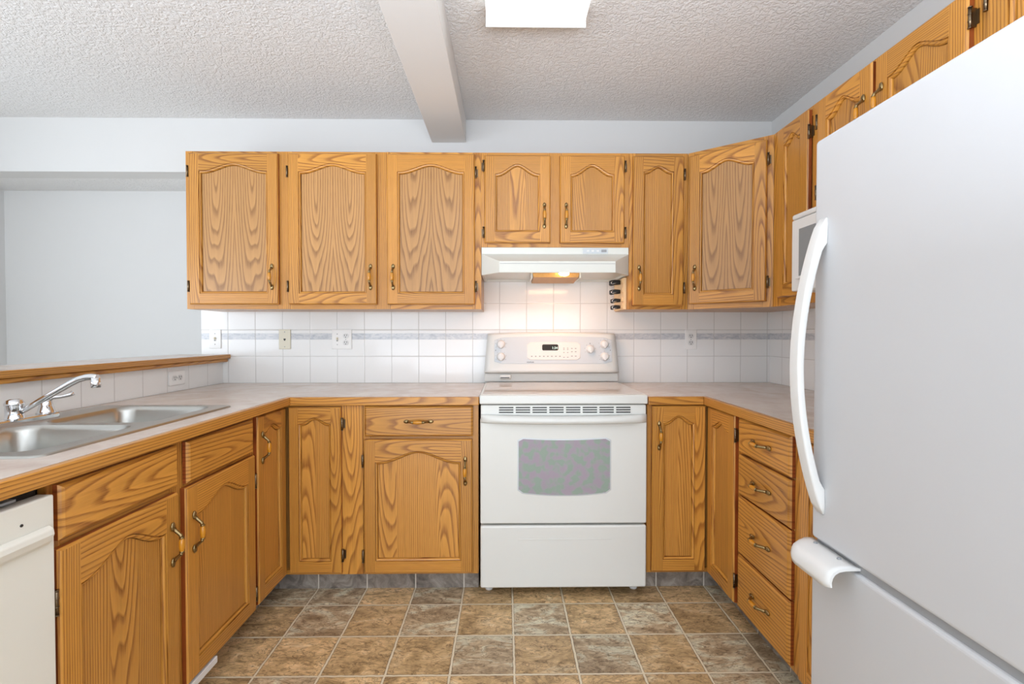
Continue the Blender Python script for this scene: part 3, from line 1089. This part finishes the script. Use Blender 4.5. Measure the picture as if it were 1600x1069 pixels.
t = thing('faucet', 'chrome two-handle kitchen faucet on the back rim of the sink', 'faucet', (-1.492, 1.474, CT + .0057))
mb = MB()
lp = rrect(.052, .262, .016, 5)
mb.rings([[(x, y, 0) for x, y in lp], [(x, y, .013) for x, y in lp], [(x, y, .017) for x, y in rrect(.044, .254, .014, 5)]], 0, smooth=False)
obj('base_plate', mb, CHROME, t)
mb = MB(); mb.lathe([(.024, .016), (.024, .019), (.0215, .021), (.0215, .055), (.0235, .057), (.0235, .064), (.020, .068), (.019, .072), (.010, .076)], seg=28)
obj('body', mb, CHROME, t)
mb = MB()
pts = [Vector((.018, .002, .036)), Vector((.055, .007, .060)), Vector((.11, .016, .0955)), Vector((.150, .0225, .1215)), Vector((.172, .026, .1335)), Vector((.190, .029, .1390)), Vector((.205, .031, .1405)), Vector((.222, .0335, .1385))]
path = []
for i in range(len(pts) - 1):
    for k in range(4):
        path.append(pts[i].lerp(pts[i + 1], k / 4))
path.append(pts[-1])
mb.tube(path, [.0075 + .0022 * min(1, i / 10) for i in range(len(path))], 14)
sp = obj('spout', mb, CHROME, t)
mb = MB(); mb.lathe([(.0115, .0), (.0115, -.012), (.0125, -.013), (.0125, -.031), (.009, -.031)], (.218, .033, .138), seg=20)
obj('aerator', mb, CHROME, sp)
for sy in (-.100, .100):
    mb = MB()
    mb.lathe([(.025, .016), (.025, .020), (.022, .024), (.018, .042), (.014, .056), (.008, .062)], (0, sy, 0), seg=24)
    sg = 1 if sy > 0 else -1
    mb.tube([(0, sy, .054), (.010, sy + sg * .012, .066), (.022, sy + sg * .028, .066), (.034, sy + sg * .045, .070), (.040, sy + sg * .054, .076)], [.008, .0075, .006, .0065, .0085], 12)
    obj('lever_handle', mb, CHROME, t)

# ------------------------------------------------------------------ range
RXc, RW = .2555, .734
t = thing('range', 'white freestanding electric range with oven window', 'range', (RXc, 2.10, 0), 0)
hw = RW / 2
mb = MB(); mb.box(-hw + .002, hw - .002, .035, .630, .05, .872)
obj('body', mb, ENAMEL, t, bevel=.004)
mb = MB()
mb.box(-hw - .003, hw + .003, -.003, .545, .862, .902)
mb2 = mb
ct = obj('cooktop_frame', mb, ENAMEL, t, bevel=.006, seg=3)
mb = MB(); mb.box(-hw + .010, hw - .010, .012, .540, .9015, .9045)
gl = obj('cooktop_glass', mb, GLASSTOP, t, bevel=.001)
for bx, by, r in ((-.185, .14, .105), (.185, .14, .085), (-.185, .40, .080), (.185, .40, .105)):
    mb = MB()
    A, B = [[(bx + rr * math.cos(2 * PI * k / 40), by + rr * math.sin(2 * PI * k / 40), .9048) for k in range(40)] for rr in (r, r - .0025)]
    mb.rings([A, B], 0, False, False, smooth=False)
    obj('burner_ring', mb, RINGGREY, gl)
# vent panel above the door
mb = MB(); mb.box(-hw + .002, hw - .002, .006, .04, .790, .858)
vp = obj('vent_panel', mb, ENAMEL, t, bevel=.005, seg=3)
mb = MB()
sw, gap = .0635, .0103
x = -hw + .082
for k in range(8):
    for j in range(3):
        zz = .8465 - j * .0105
        mb.box(x, x + sw, .0045, .0075, zz - .0024, zz + .0024)
    x += sw + gap
obj('vent_slots', mb, BLACK, vp)
# oven door with shallow bowed handle across the top
mb = MB(); mb.box(-hw, hw, .0, .036, .334, .800)
od = obj('oven_door', mb, ENAMEL, t, bevel=.006, seg=3)
mb = MB()
N = 24
loops = []
for i in range(N + 1):
    u = -1 + 2 * i / N
    xx = u * (hw - .003)
    bow = .030 * (1 - abs(u) ** 6) + .004
    zc = .800 - .006 * (1 - u * u)
    hh = .0175
    prof = [(.004, hh), (-bow * .55, hh * .95), (-bow * .9, hh * .5), (-bow, -.1 * hh), (-bow * .92, -hh * .75), (-bow * .6, -hh * 1.05), (.004, -hh)]
    loops.append([(xx, py, zc + pz) for py, pz in prof])
mb.rings(loops, 0)
obj('door_handle', mb, ENAMEL, od)


def bowed(cx_, wid, z0, z1, btop, bbot, yy, inset=0.0, n=20, r=.012):
    pts = []
    for i in range(n + 1):
        u = -1 + 2 * i / n
        k = max(0, abs(u) - (1 - 2 * r / wid)) / (2 * r / wid)
        ro = r * (1 - math.sqrt(max(0, 1 - k * k)))
        pts.append((cx_ + u * (wid / 2 - inset), yy, z0 + inset + bbot * (1 - u * u) + ro))
    for i in range(n + 1):
        u = 1 - 2 * i / n
        k = max(0, abs(u) - (1 - 2 * r / wid)) / (2 * r / wid)
        ro = r * (1 - math.sqrt(max(0, 1 - k * k)))
        pts.append((cx_ + u * (wid / 2 - inset), yy, z1 - inset + btop * (1 - u * u) - ro))
    return pts


wc = .258 - RXc
mb = MB()
mb.rings([bowed(wc, .412, .470, .716, -.008, -.014, -.0003), bowed(wc, .412, .470, .716, -.008, -.014, -.003, .003), bowed(wc, .412, .470, .716, -.008, -.014, -.003, .005)], 0, False, False)
obj('window_frame', mb, PANELGREY, od)
mb = MB(); mb.face(bowed(wc, .412, .470, .716, -.008, -.014, -.0022, .004)); mb.face(list(reversed(bowed(wc, .412, .470, .716, -.008, -.014, -.0004, .004))))
obj('window', mb, OVENGLASS, od)['label'] = 'grey screened oven window'
# storage drawer
mb = MB(); mb.box(-hw, hw, .0, .045, .048, .325)
sd = obj('storage_drawer', mb, ENAMEL, t, bevel=.008, seg=3)
mb = MB(); mb.box(-.20, .215, -.0015, .001, .262, .266)
obj('embossed_line', mb, ENAMEL, sd, bevel=.001)
for sx in (-hw + .035, hw - .035):
    mb = MB(); mb.lathe([(.016, 0), (.018, .004), (.018, .012), (.008, .016), (.008, .052)], (sx, .088, 0), seg=16)
    obj('foot', mb, PLASTIC, t)
# backguard
mb = MB()
yb0, yb1 = .550, .628
n = 20
loops = []
for (z, wd, y0, bulge) in ((.905, .372, .566, 0), (.953, .372, .562, 0)):
    loops.append([(-wd, y0, z), (wd, y0, z), (wd, yb1, z), (-wd, yb1, z)])
mb.rings(loops, 0, smooth=False)
obj('backguard_base', mb, ENAMEL, t, bevel=.003)
mb = MB()
pts = []
ztop = lambda u: 1.172 + .009 * (1 - u * u)
front = []
zs = [.956, .968, .985, 1.02, 1.06, 1.10, 1.14, 1.160, 1.168, 1.172]
loops = []
for k, z in enumerate(zs):
    f = (z - .956) / (1.172 - .956)
    wd = .374 - .018 * f - (.004 if k == len(zs) - 1 else 0)
    y0 = yb0 - .012 + .028 * f + (.004 if k == 0 else 0) + (.010 if k == len(zs) - 1 else (.003 if k == len(zs) - 2 else 0))
    lp = []
    for i in range(n + 1):
        u = -1 + 2 * i / n
        zz = z + .009 * (1 - u * u) * max(0, f) ** 2
        ed = .010 * max(0, (abs(u) - .93) / .07) ** 2
        lp.append((u * wd, y0 + ed, zz))
    lp += [(wd, yb1, z), (-wd, yb1, z)]
    loops.append(lp)
mb.rings(loops, 0, smooth=True)
bg = obj('backguard', mb, ENAMEL, t)


def bgy(z):
    f = (z - .956) / (1.172 - .956)
    return yb0 - .012 + .028 * f


def onbg(x, z, off):
    return (x, bgy(z) - off, z)


def bgpoly(cx_, wid, z0, z1, btop, off, inset=0.0, r=.012, n=16):
    return [onbg(p[0], p[2], off) for p in bowed(cx_, wid, z0, z1, btop, 0.0, 0, inset, n, r)]


mb = MB()
pc = .2635 - RXc
mb.rings([bgpoly(pc, .652, 1.006, 1.148, .011, .0002), bgpoly(pc, .652, 1.006, 1.148, .011, .0025, .002)], 0, False, True)
obj('control_strip', mb, PANELGREY, bg)
mb = MB()
mb.rings([bgpoly(.266 - RXc, .296, 1.026, 1.124, .003, .0022), bgpoly(.266 - RXc, .296, 1.026, 1.124, .003, .006, .003)], 0, False, True)
obj('control_panel', mb, PANELIN, bg)
mb = MB()
mb.rings([bgpoly(.2465 - RXc, .090, 1.079, 1.113, 0, .0055, r=.005), bgpoly(.2465 - RXc, .090, 1.079, 1.113, 0, .0075, .001, r=.005)], 0, False, True)
obj('display', mb, DISPLAY, bg)


def text(name, body, size, loc, mat, parent, rot=(PI / 2, 0, 0)):
    c = bpy.data.curves.new(name, 'FONT')
    c.body, c.size, c.extrude = body, size, .0002
    c.align_x, c.align_y = 'CENTER', 'CENTER'
    c.materials.append(mat)
    tmp = bpy.data.objects.new(name + '_curve', c)
    COL.objects.link(tmp)
    me = bpy.data.meshes.new_from_object(tmp.evaluated_get(bpy.context.evaluated_depsgraph_get()))
    me.name = name
    bpy.data.objects.remove(tmp, do_unlink=True)
    bpy.data.curves.remove(c)
    o = bpy.data.objects.new(name, me)
    COL.objects.link(o)
    o.parent, o.location, o.rotation_euler = parent, loc, rot
    return o


text('clock_digits', '1:34', .019, onbg(.2715 - RXc, 1.093, .0082), DIGIT, bg, (PI / 2 - .129, 0, 0))
text('brand_lettering', 'KENMORE', .0085, onbg(.137 - RXc, 1.0145, .0032), BLACK, bg, (PI / 2 - .129, 0, 0))
mk = []
for k in range(8):
    mk.append((.144 + .0222 * k, 1.047, .008, .005))
for r_, zz in enumerate((1.092, 1.084, 1.068, 1.042)):
    for k in range(2):
        mk.append((.322 + .021 * k, zz, .008, .0035))
for zz in (1.090, 1.072, 1.048):
    for k in range(2):
        mk.append((.366 + .021 * k, zz, .009, .004))
for x_, z_, w_, h_ in mk:
    p = onbg(x_ - RXc, z_, .0064)
    mb = MB()
    mb.box(p[0] - w_ / 2, p[0] + w_ / 2, p[1] - .0003, p[1] + .0006, z_ - h_ / 2, z_ + h_ / 2)
    obj('key', mb, MARK, bg)
kn = [(-.026, 1.113), (-.026, 1.045), (.468, 1.086), (.547, 1.113), (.547, 1.045)]
for x_, z_ in kn:
    mb = MB()
    for a in range(7):
        aa = math.radians(-30 + a * 40)
        p = onbg(x_ - RXc + .030 * math.cos(aa), z_ + .030 * math.sin(aa), .0029)
        mb.box(p[0] - .002, p[0] + .002, p[1] - .0003, p[1] + .0004, p[2] - .0012, p[2] + .0012)
    obj('dial_lettering', mb, MARK, bg)
for x_, z_ in ((-.055, 1.080), (.580, 1.080), (.468, 1.118)):
    p = onbg(x_ - RXc, z_, .0030)
    mb = MB()
    mb.box(p[0] - .002, p[0] + .002, p[1] - .0003, p[1] + .0004, p[2] - .002, p[2] + .002)
    obj('indicator', mb, BLACK, bg)
for x_, z_ in kn:
    mb = MB()
    p = onbg(x_ - RXc, z_, .002)
    mb.lathe([(.0235, 0), (.0235, .004), (.0205, .006), (.0195, .020), (.0175, .023), (.006, .0235)], p, (0, -1, .13), 24)
    mb.box(p[0] - .0035, p[0] + .0035, p[1] - .027, p[1] - .021, p[2] - .018, p[2] + .018)
    obj('knob', mb, PLASTIC, bg)
# little vent lip on the base of the backguard
mb = MB()
mb.box(-.290, -.225, .548, .566, .922, .946)
vl = obj('oven_vent', mb, ENAMEL, t, bevel=.006, seg=3)
mb = MB(); mb.box(-.284, -.235, .546, .549, .927, .931)
obj('vent_slot', mb, BLACK, vl)

# ------------------------------------------------------------------ range hood
t = thing('range_hood', 'white under-cabinet range hood with its light on', 'range hood', (.2515, UF, 1.467), 0)
HWd = .3735
mb = MB()
hz = 1.609 - 1.467
fx0, fx1 = -.031 - .2515, .532 - .2515
yf, yc, yw = 2.32 - UF, -.006, YB - .008 - UF
top = [(-HWd, yc), (HWd, yc)]
A = [(-HWd, yc, hz), (HWd, yc, hz), (HWd, yc, hz - .034), (-HWd, yc, hz - .034)]
mb.face(A)
fT, fB = .055, .0
p = {'a': (-HWd, yc, hz - .034), 'b': (HWd, yc, hz - .034), 'c': (fx1, yf, fT), 'd': (fx0, yf, fT), 'e': (fx0, yf, fB), 'f': (fx1, yf, fB), 'g': (-HWd, yc, fB), 'h': (HWd, yc, fB)}
mb.face([p['a'], p['b'], p['c'], p['d']])
mb.face([p['d'], p['c'], p['f'], p['e']])
mb.face([p['a'], p['d'], p['e'], p['g']])
mb.face([p['b'], p['h'], p['f'], p['c']])
for sx, q in ((-HWd, 'g'), (HWd, 'h')):
    mb.face([(sx, yc, hz), (sx, yw, hz), (sx, yw, fB), (sx, yc, fB), (sx, yc, hz - .034)])
mb.face([(-HWd, yc, hz), (-HWd, yw, hz), (HWd, yw, hz), (HWd, yc, hz)])
mb.face([(-HWd, yw, hz), (-HWd, yw, 0), (HWd, yw, 0), (HWd, yw, hz)])
# underside with a lip
lip = [p['e'], p['f'], p['h'], (HWd, yw, 0), (-HWd, yw, 0), p['g']]
cxm, cym = 0, .1
inn = [(fx0 + .012, yf + .015, 0), (fx1 - .012, yf + .015, 0), (HWd - .016, yc + .012, 0), (HWd - .016, yw - .015, 0), (-HWd + .016, yw - .015, 0), (-HWd + .016, yc + .012, 0)]
inu = [(x_, y_, .012) for x_, y_, _ in inn]
mb.rings([lip, inn, inu], 0, False, True, smooth=False)
hood = obj('canopy', mb, HOODW, t, bevel=.002)
mb = MB(); mb.box(fx0 + .003, fx1 - .003, yf - .0012, yf + .001, .0425, .0440)
obj('seam', mb, GREY, hood)
mb = MB(); mb.box(.140, .268, yc - .003, yc + .001, hz - .031, hz - .004)
cp = obj('control_strip', mb, PANELGREY, t, bevel=.001)
mb = MB()
for x0_, x1_ in ((.160, .172), (.184, .196), (.210, .222)):
    mb.box(x0_, x1_, yc - .0055, yc - .002, hz - .022, hz - .013)
obj('switch', mb, PLASTIC, cp)
mb = MB(); mb.box(.234, .260, yc - .0048, yc - .002, hz - .024, hz - .011); 
obj('rocker_switch', mb, GREY, cp)
# grease filter tray hanging below the underside
mb = MB()
fx, fw_ = .003, .118
mb.rings([[(fx - fw_, -.02, .0118), (fx + fw_, -.02, .0118), (fx + fw_, .17, .0118), (fx - fw_, .17, .0118)],
          [(fx - fw_ + .004, -.016, -.010), (fx + fw_ - .004, -.016, -.010), (fx + fw_ - .004, .166, -.022), (fx - fw_ + .004, .166, -.022)]], 0, True, True, smooth=False)
obj('grease_filter', mb, FILTER, t)['label'] = 'brown stained grease filter under the hood'
for sx in (-1, 1):
    mb = MB(); mb.box(fx + sx * (fw_ + .004) - .004, fx + sx * (fw_ + .004) + .004, -.022, .172, -.014, .0118)
    obj('filter_rail', mb, HOODW, t)
mb = MB(); mb.ball((.036, yf + .045, .001), .026, .020, .013)
obj('bulb', mb, BULB, t)['label'] = 'glowing hood bulb'
hl_ = bpy.data.lights.new('hood_lamp', 'AREA')
hl_.shape, hl_.size, hl_.size_y, hl_.energy, hl_.color = 'RECTANGLE', .24, .12, 1.35, (1.0, .47, .22)
ho = bpy.data.objects.new('hood_lamp', hl_)
COL.objects.link(ho)
ho.location = (.27, 2.385, 1.440)
ho.rotation_euler = (math.radians(6), 0, 0)

# ------------------------------------------------------------------ knife rack on the side of the narrow wall cabinet
t = thing('knife_rack', 'pale wooden knife rack on the cabinet side under the range hood', 'knife rack', (.627, 2.60, 1.298))
mb = MB(); mb.box(-.016, -.0004, -.115, .10, 0, .165)
obj('rack_board', mb, RACKWOOD, t, bevel=.002)
for z_ in (.008, .043, .090, .138):
    mb = MB(); mb.box(-.020, -.0155, -.10, .085, z_ + .0, z_ + .024)
    obj('slot_strip', mb, RACKWOOD, t, bevel=.001)
KL = ('black knife handle in the knife rack, topmost of four', 'black knife handle in the knife rack, second from the top', 'black knife handle in the knife rack, third from the top', 'black knife handle in the knife rack, lowest of four')
for k, (z_, L_, hh) in enumerate(((1.443, .058, .028), (1.394, .056, .025), (1.348, .050, .021), (1.313, .050, .021))):
    kt = thing('knife', KL[k], 'knife', (.6065, 2.54, z_), 0, 'knives in the rack')
    mb = MB()
    lps = []
    for x_, f in ((0, .8), (-.010, .92), (-L_ * .5, 1.0), (-L_ * .85, 1.05), (-L_, .85)):
        lps.append([(x_, yy_ * 1.0, zz_ - (.004 if x_ < -.03 else 0)) for yy_, zz_ in rrect(.018 * f, hh * f, .006, 3)])
    mb.rings(lps, 0)
    obj('grip', mb, BLACK, kt)
    mb = MB()
    n_ = 10
    arc = [(-L_ * .72 - .008 * math.cos(a), -.0098, .004 * math.sin(a) * 1.6 - .003) for a in [(-.9 + 1.9 * i / n_) * PI / 2 for i in range(n_ + 1)]]
    mb.tube(arc, .0016, 6)
    mb.tube([(-L_ * .72 - .0005, -.0098, -.0092), (-L_ * .42, -.0098, -.005)], .0013, 6)
    obj('steel_inlay', mb, CHROME, kt)

# ------------------------------------------------------------------ microwave
t = thing('microwave', 'white microwave oven under the right wall cabinets, partly behind the refrigerator', 'microwave', (1.118, 1.868, 1.332), -PI / 2)
MW, MH = .56, .300
mb = MB(); mb.box(0, MW, .022, XR - .03 - 1.118, 0, MH)
obj('body', mb, PLASTIC, t, bevel=.006, seg=3)
mb = MB(); mb.box(0, MW - .13, 0, .021, 0.004, MH - .022)
mdoor = obj('door', mb, PLASTIC, t, bevel=.005, seg=3)
mb = MB(); mb.box(.048, MW - .18, -.0012, .001, .060, MH - .062)
obj('window', mb, SCREEN, mdoor)['label'] = 'grey perforated microwave window'
mb = MB(); mb.box(.040, MW - .17, -.010, .001, .048, .056)
obj('window_ledge', mb, PLASTIC, mdoor, bevel=.002)
mb = MB(); mb.box(0, MW, .0, .021, MH - .020, MH)
obj('top_trim', mb, PLASTIC, t, bevel=.007, seg=3)
mb = MB(); mb.box(MW - .128, MW, 0, .021, .004, MH - .022)
obj('keypad', mb, PANELGREY, t, bevel=.003)

# ------------------------------------------------------------------ refrigerator
FX, FY0, FY1 = .780, 1.208, .440
t = thing('refrigerator', 'tall white refrigerator with a bottom freezer', 'refrigerator', (FX, FY0, 0), -PI / 2)
FW = FY0 - FY1
mb = MB(); mb.box(.006, FW - .006, .062, 1.50 - FX, .03, 1.640)
obj('body', mb, FRIDGEW, t, bevel=.006)
mb = MB(); mb.box(.03, FW - .03, .08, .62, 0, .035)
obj('toe_grille', mb, GREY, t)
mb = MB(); mb.box(.010, FW - .010, .010, .066, .630, .660)
obj('gasket', mb, GREY, t)
mb = MB(); mb.box(0, FW, 0, .058, .654, 1.654)
fd = obj('door', mb, FRIDGEW, t, bevel=.010, seg=4)
mb = MB(); mb.box(0, FW, 0, .058, .045, .636)
fz = obj('freezer_door', mb, FRIDGEW, t, bevel=.010, seg=4)
# bowed handle on the far edge of the door
mb = MB()
N = 36
loops = []
for i in range(N + 1):
    u = i / N
    z = .728 + (1.452 - .728) * u
    bow = math.sin(PI * u) ** .82
    out = .060 * bow + .006
    thk = .017 + .006 * (1 - bow)
    xc_, hwid = .037 - .010 * bow, .019
    if i in (0, N):
        out, thk, hwid = .004, .004, .014
    y0_, y1_ = -out, min(-out + thk, .001) if bow > .35 else .001
    r_ = .005
    loops.append([(xc_ + px, (y0_ + y1_) / 2 + py, z) for px, py in rrect(2 * hwid, max(.004, y1_ - y0_), min(r_, (y1_ - y0_) / 2.2 + 1e-4), 4)])
mb.rings(loops, 0)
obj('handle', mb, PLASTIC, fd)
# freezer grip
mb = MB()
prof = [(.010, .648), (-.010, .649), (-.030, .6485), (-.046, .645), (-.058, .637), (-.064, .625), (-.066, .612), (-.063, .600), (-.0595, .600), (-.061, .612), (-.058, .623), (-.052, .632), (-.042, .638), (-.028, .6415), (-.010, .642), (.010, .642)]
N = 12
loops = []
for i in range(N + 1):
    u = i / N
    k = 1.0
    if u < .25:
        k = math.sqrt(max(0.0, 1 - ((.25 - u) / .25) ** 2)) * .55 + .45
    if u > .9:
        k = 1 - .1 * (u - .9) / .1
    loops.append([(-.006 + .165 * u, py * k if py < 0 else py, .6485 + (pz - .6485) * (k if pz < .64 else 1)) for py, pz in prof])
mb.rings(loops, 0)
obj('grip_handle', mb, PLASTIC, fz)
for u in (.030, .115):
    mb = MB(); mb.lathe([(.0, .003), (.004, .0025), (.005, 0), (.005, -.004)], (u, -.008, .6492), seg=12)
    obj('screw', mb, GREY, fz)

# ------------------------------------------------------------------ dishwasher
t = thing('dishwasher', 'off-white dishwasher under the left end of the worktop', 'dishwasher', (-.992, .436, 0), PI / 2)
DWd = .592
mb = MB(); mb.box(.004, DWd - .004, .004, .58, .09, .846)
obj('tub', mb, DARK, t)
mb = MB(); mb.box(.03, DWd - .03, .07, .5, 0, .09)
obj('toe_plate', mb, DWW, t)
mb = MB(); mb.box(0, DWd, -.032, .003, .10, .830)
dd = obj('door', mb, DWW, t, bevel=.004, seg=3)
mb = MB()
prof = [(-.030, .768), (-.037, .770), (-.046, .763), (-.048, .752), (-.043, .738), (-.036, .730), (-.030, .729)]
mb.sweep_profile(prof, .03, DWd - .016)
obj('handle', mb, DWW, dd, bevel=.002)
mb = MB(); mb.lathe([(.0, .001), (.003, .001), (.003, -.001)], (DWd - .070, -.0325, .790), (0, -1, 0), 10)
obj('screw_hole', mb, BLACK, dd)
mb = MB(); mb.box(.0, DWd - .06, -.012, .004, .8345, .8395)
obj('top_bracket', mb, GREY, t)

# ------------------------------------------------------------------ wall plates


PLATEW = plain('white_cover_plate', (242, 241, 238), 0.3, var=0.008)


def plate(root, w_, h_, mat=PLATEW, x=0.0):
    mb = MB()
    lp = lambda d, y_: [(x + a, y_, b) for a, b in rrect(w_ - 2 * d, h_ - 2 * d, .004, 3)]
    mb.rings([lp(.003, 0), lp(.0015, -.0015), lp(0, -.0015), lp(0, -.004), lp(.002, -.0055)], 0, smooth=False)
    return obj('cover_plate', mb, mat, root)


def receptacle(root, x, z):
    mb = MB()
    lp = [(x + .0165 * math.cos(a), z + max(-.0135, min(.0135, .0165 * math.sin(a)))) for a in [2 * PI * k / 24 for k in range(24)]]
    mb.rings([[(a, -.0054, b) for a, b in lp], [(x + (a - x) * .96, -.0075, z + (b - z) * .96) for a, b in lp]], 0, False, True, smooth=False)
    r = obj('receptacle', mb, PLASTIC, root)
    mb = MB()
    for sx in (-.0062, .0062):
        mb.box(x + sx - .0012, x + sx + .0012, -.0079, -.0072, z - .001, z + .008)
    mb.lathe([(.0, .0005), (.0026, .0005), (.0026, -.0005)], (x, -.0076, z - .0072), (0, -1, 0), 10)
    obj('slots', mb, BLACK, r)


def screws(root, pts):
    for x, z in pts:
        mb = MB(); mb.lathe([(.0, .0012), (.0026, .0008), (.003, 0)], (x, -.0052, z), (0, -1, 0), 10)
        obj('screw', mb, GREY, root)


def toggle(root, x):
    mb = MB()
    mb.box(x - .005, x + .005, -.007, -.005, -.012, .012)
    mb.box(x - .0038, x + .0038, -.018, -.005, -.001, .009)
    obj('toggle', mb, IVORY, root, bevel=.001)
    mb = MB(); mb.box(x - .0042, x + .0042, -.0075, -.0065, -.011, -.004)
    obj('toggle_slot', mb, GREY, root)


PY = YB - .0062
t = thing('light_switch', 'white toggle light switch on the tile at the end of the bar ledge', 'light switch', (-1.645, PY, 1.142), 0)
plate(t, .066, .108); toggle(t, 0); screws(t, ((0, .030), (0, -.030)))
t = thing('phone_jack', 'ivory phone jack plate on the back tile below the three-door cabinet', 'phone jack', (-1.253, PY, 1.140), 0)
plate(t, .066, .112, IVORY)
mb = MB(); mb.box(-.006, .006, -.0062, -.005, -.004, .004); mb.box(-.003, .003, -.0062, -.005, -.008, -.003)
obj('jack_opening', mb, BLACK, t)
screws(t, ((0, .042), (0, -.042)))
t = thing('switch_outlet_plate', 'wide white plate with a toggle switch and a duplex outlet', 'switch and outlet', (-.931, PY, 1.140), 0)
plate(t, .112, .112); toggle(t, -.025); receptacle(t, .023, .0195); receptacle(t, .023, -.0195); screws(t, ((-.025, .030), (-.025, -.030), (.023, 0)))
t = thing('wall_outlet', 'white duplex outlet on the back tile right of the range', 'outlet', (1.0625, PY, 1.139), 0, 'duplex outlets')
plate(t, .067, .113); receptacle(t, 0, .0195); receptacle(t, 0, -.0195); screws(t, ((0, 0),))
t = thing('wall_outlet', 'white duplex outlet on its side on the half wall below the bar ledge', 'outlet', (XL + .0003, 2.357, .957), PI / 2, 'duplex outlets')
mb = MB()
plate(t, .112, .070)
for zz in (-.0195, .0195):
    receptacle(t, zz, 0)
screws(t, ((0, 0),))

# ------------------------------------------------------------------ ceiling light
t = thing('ceiling_light', 'white fluorescent ceiling fixture with a glowing prismatic lens', 'ceiling light', (.113, 1.20, ZC), 0)
mb = MB(); mb.box(-.175, .175, -.60, .595, -.030, -.0005)
obj('housing', mb, HOODW, t, bevel=.003)
mb = MB()
prof = [(-.185, -.022), (-.184, -.052), (-.176, -.066), (-.150, -.0715), (0, -.073), (.150, -.0715), (.176, -.066), (.184, -.052), (.185, -.022)]
loops = [[(x_, y_, z_) for x_, z_ in prof] for y_ in (-.605, .603)]
mb.rings(loops, 0, True, True, smooth=False)
obj('lens', mb, LENS, t)['label'] = 'glowing white prismatic lens'
mb = MB(); mb.box(-.187, .187, .603, .609, -.075, -.0005)
obj('end_cap', mb, PLASTIC, t, bevel=.002)
mb = MB(); mb.box(-.187, .187, -.611, -.605, -.075, -.0005)
obj('end_cap', mb, PLASTIC, t, bevel=.002)
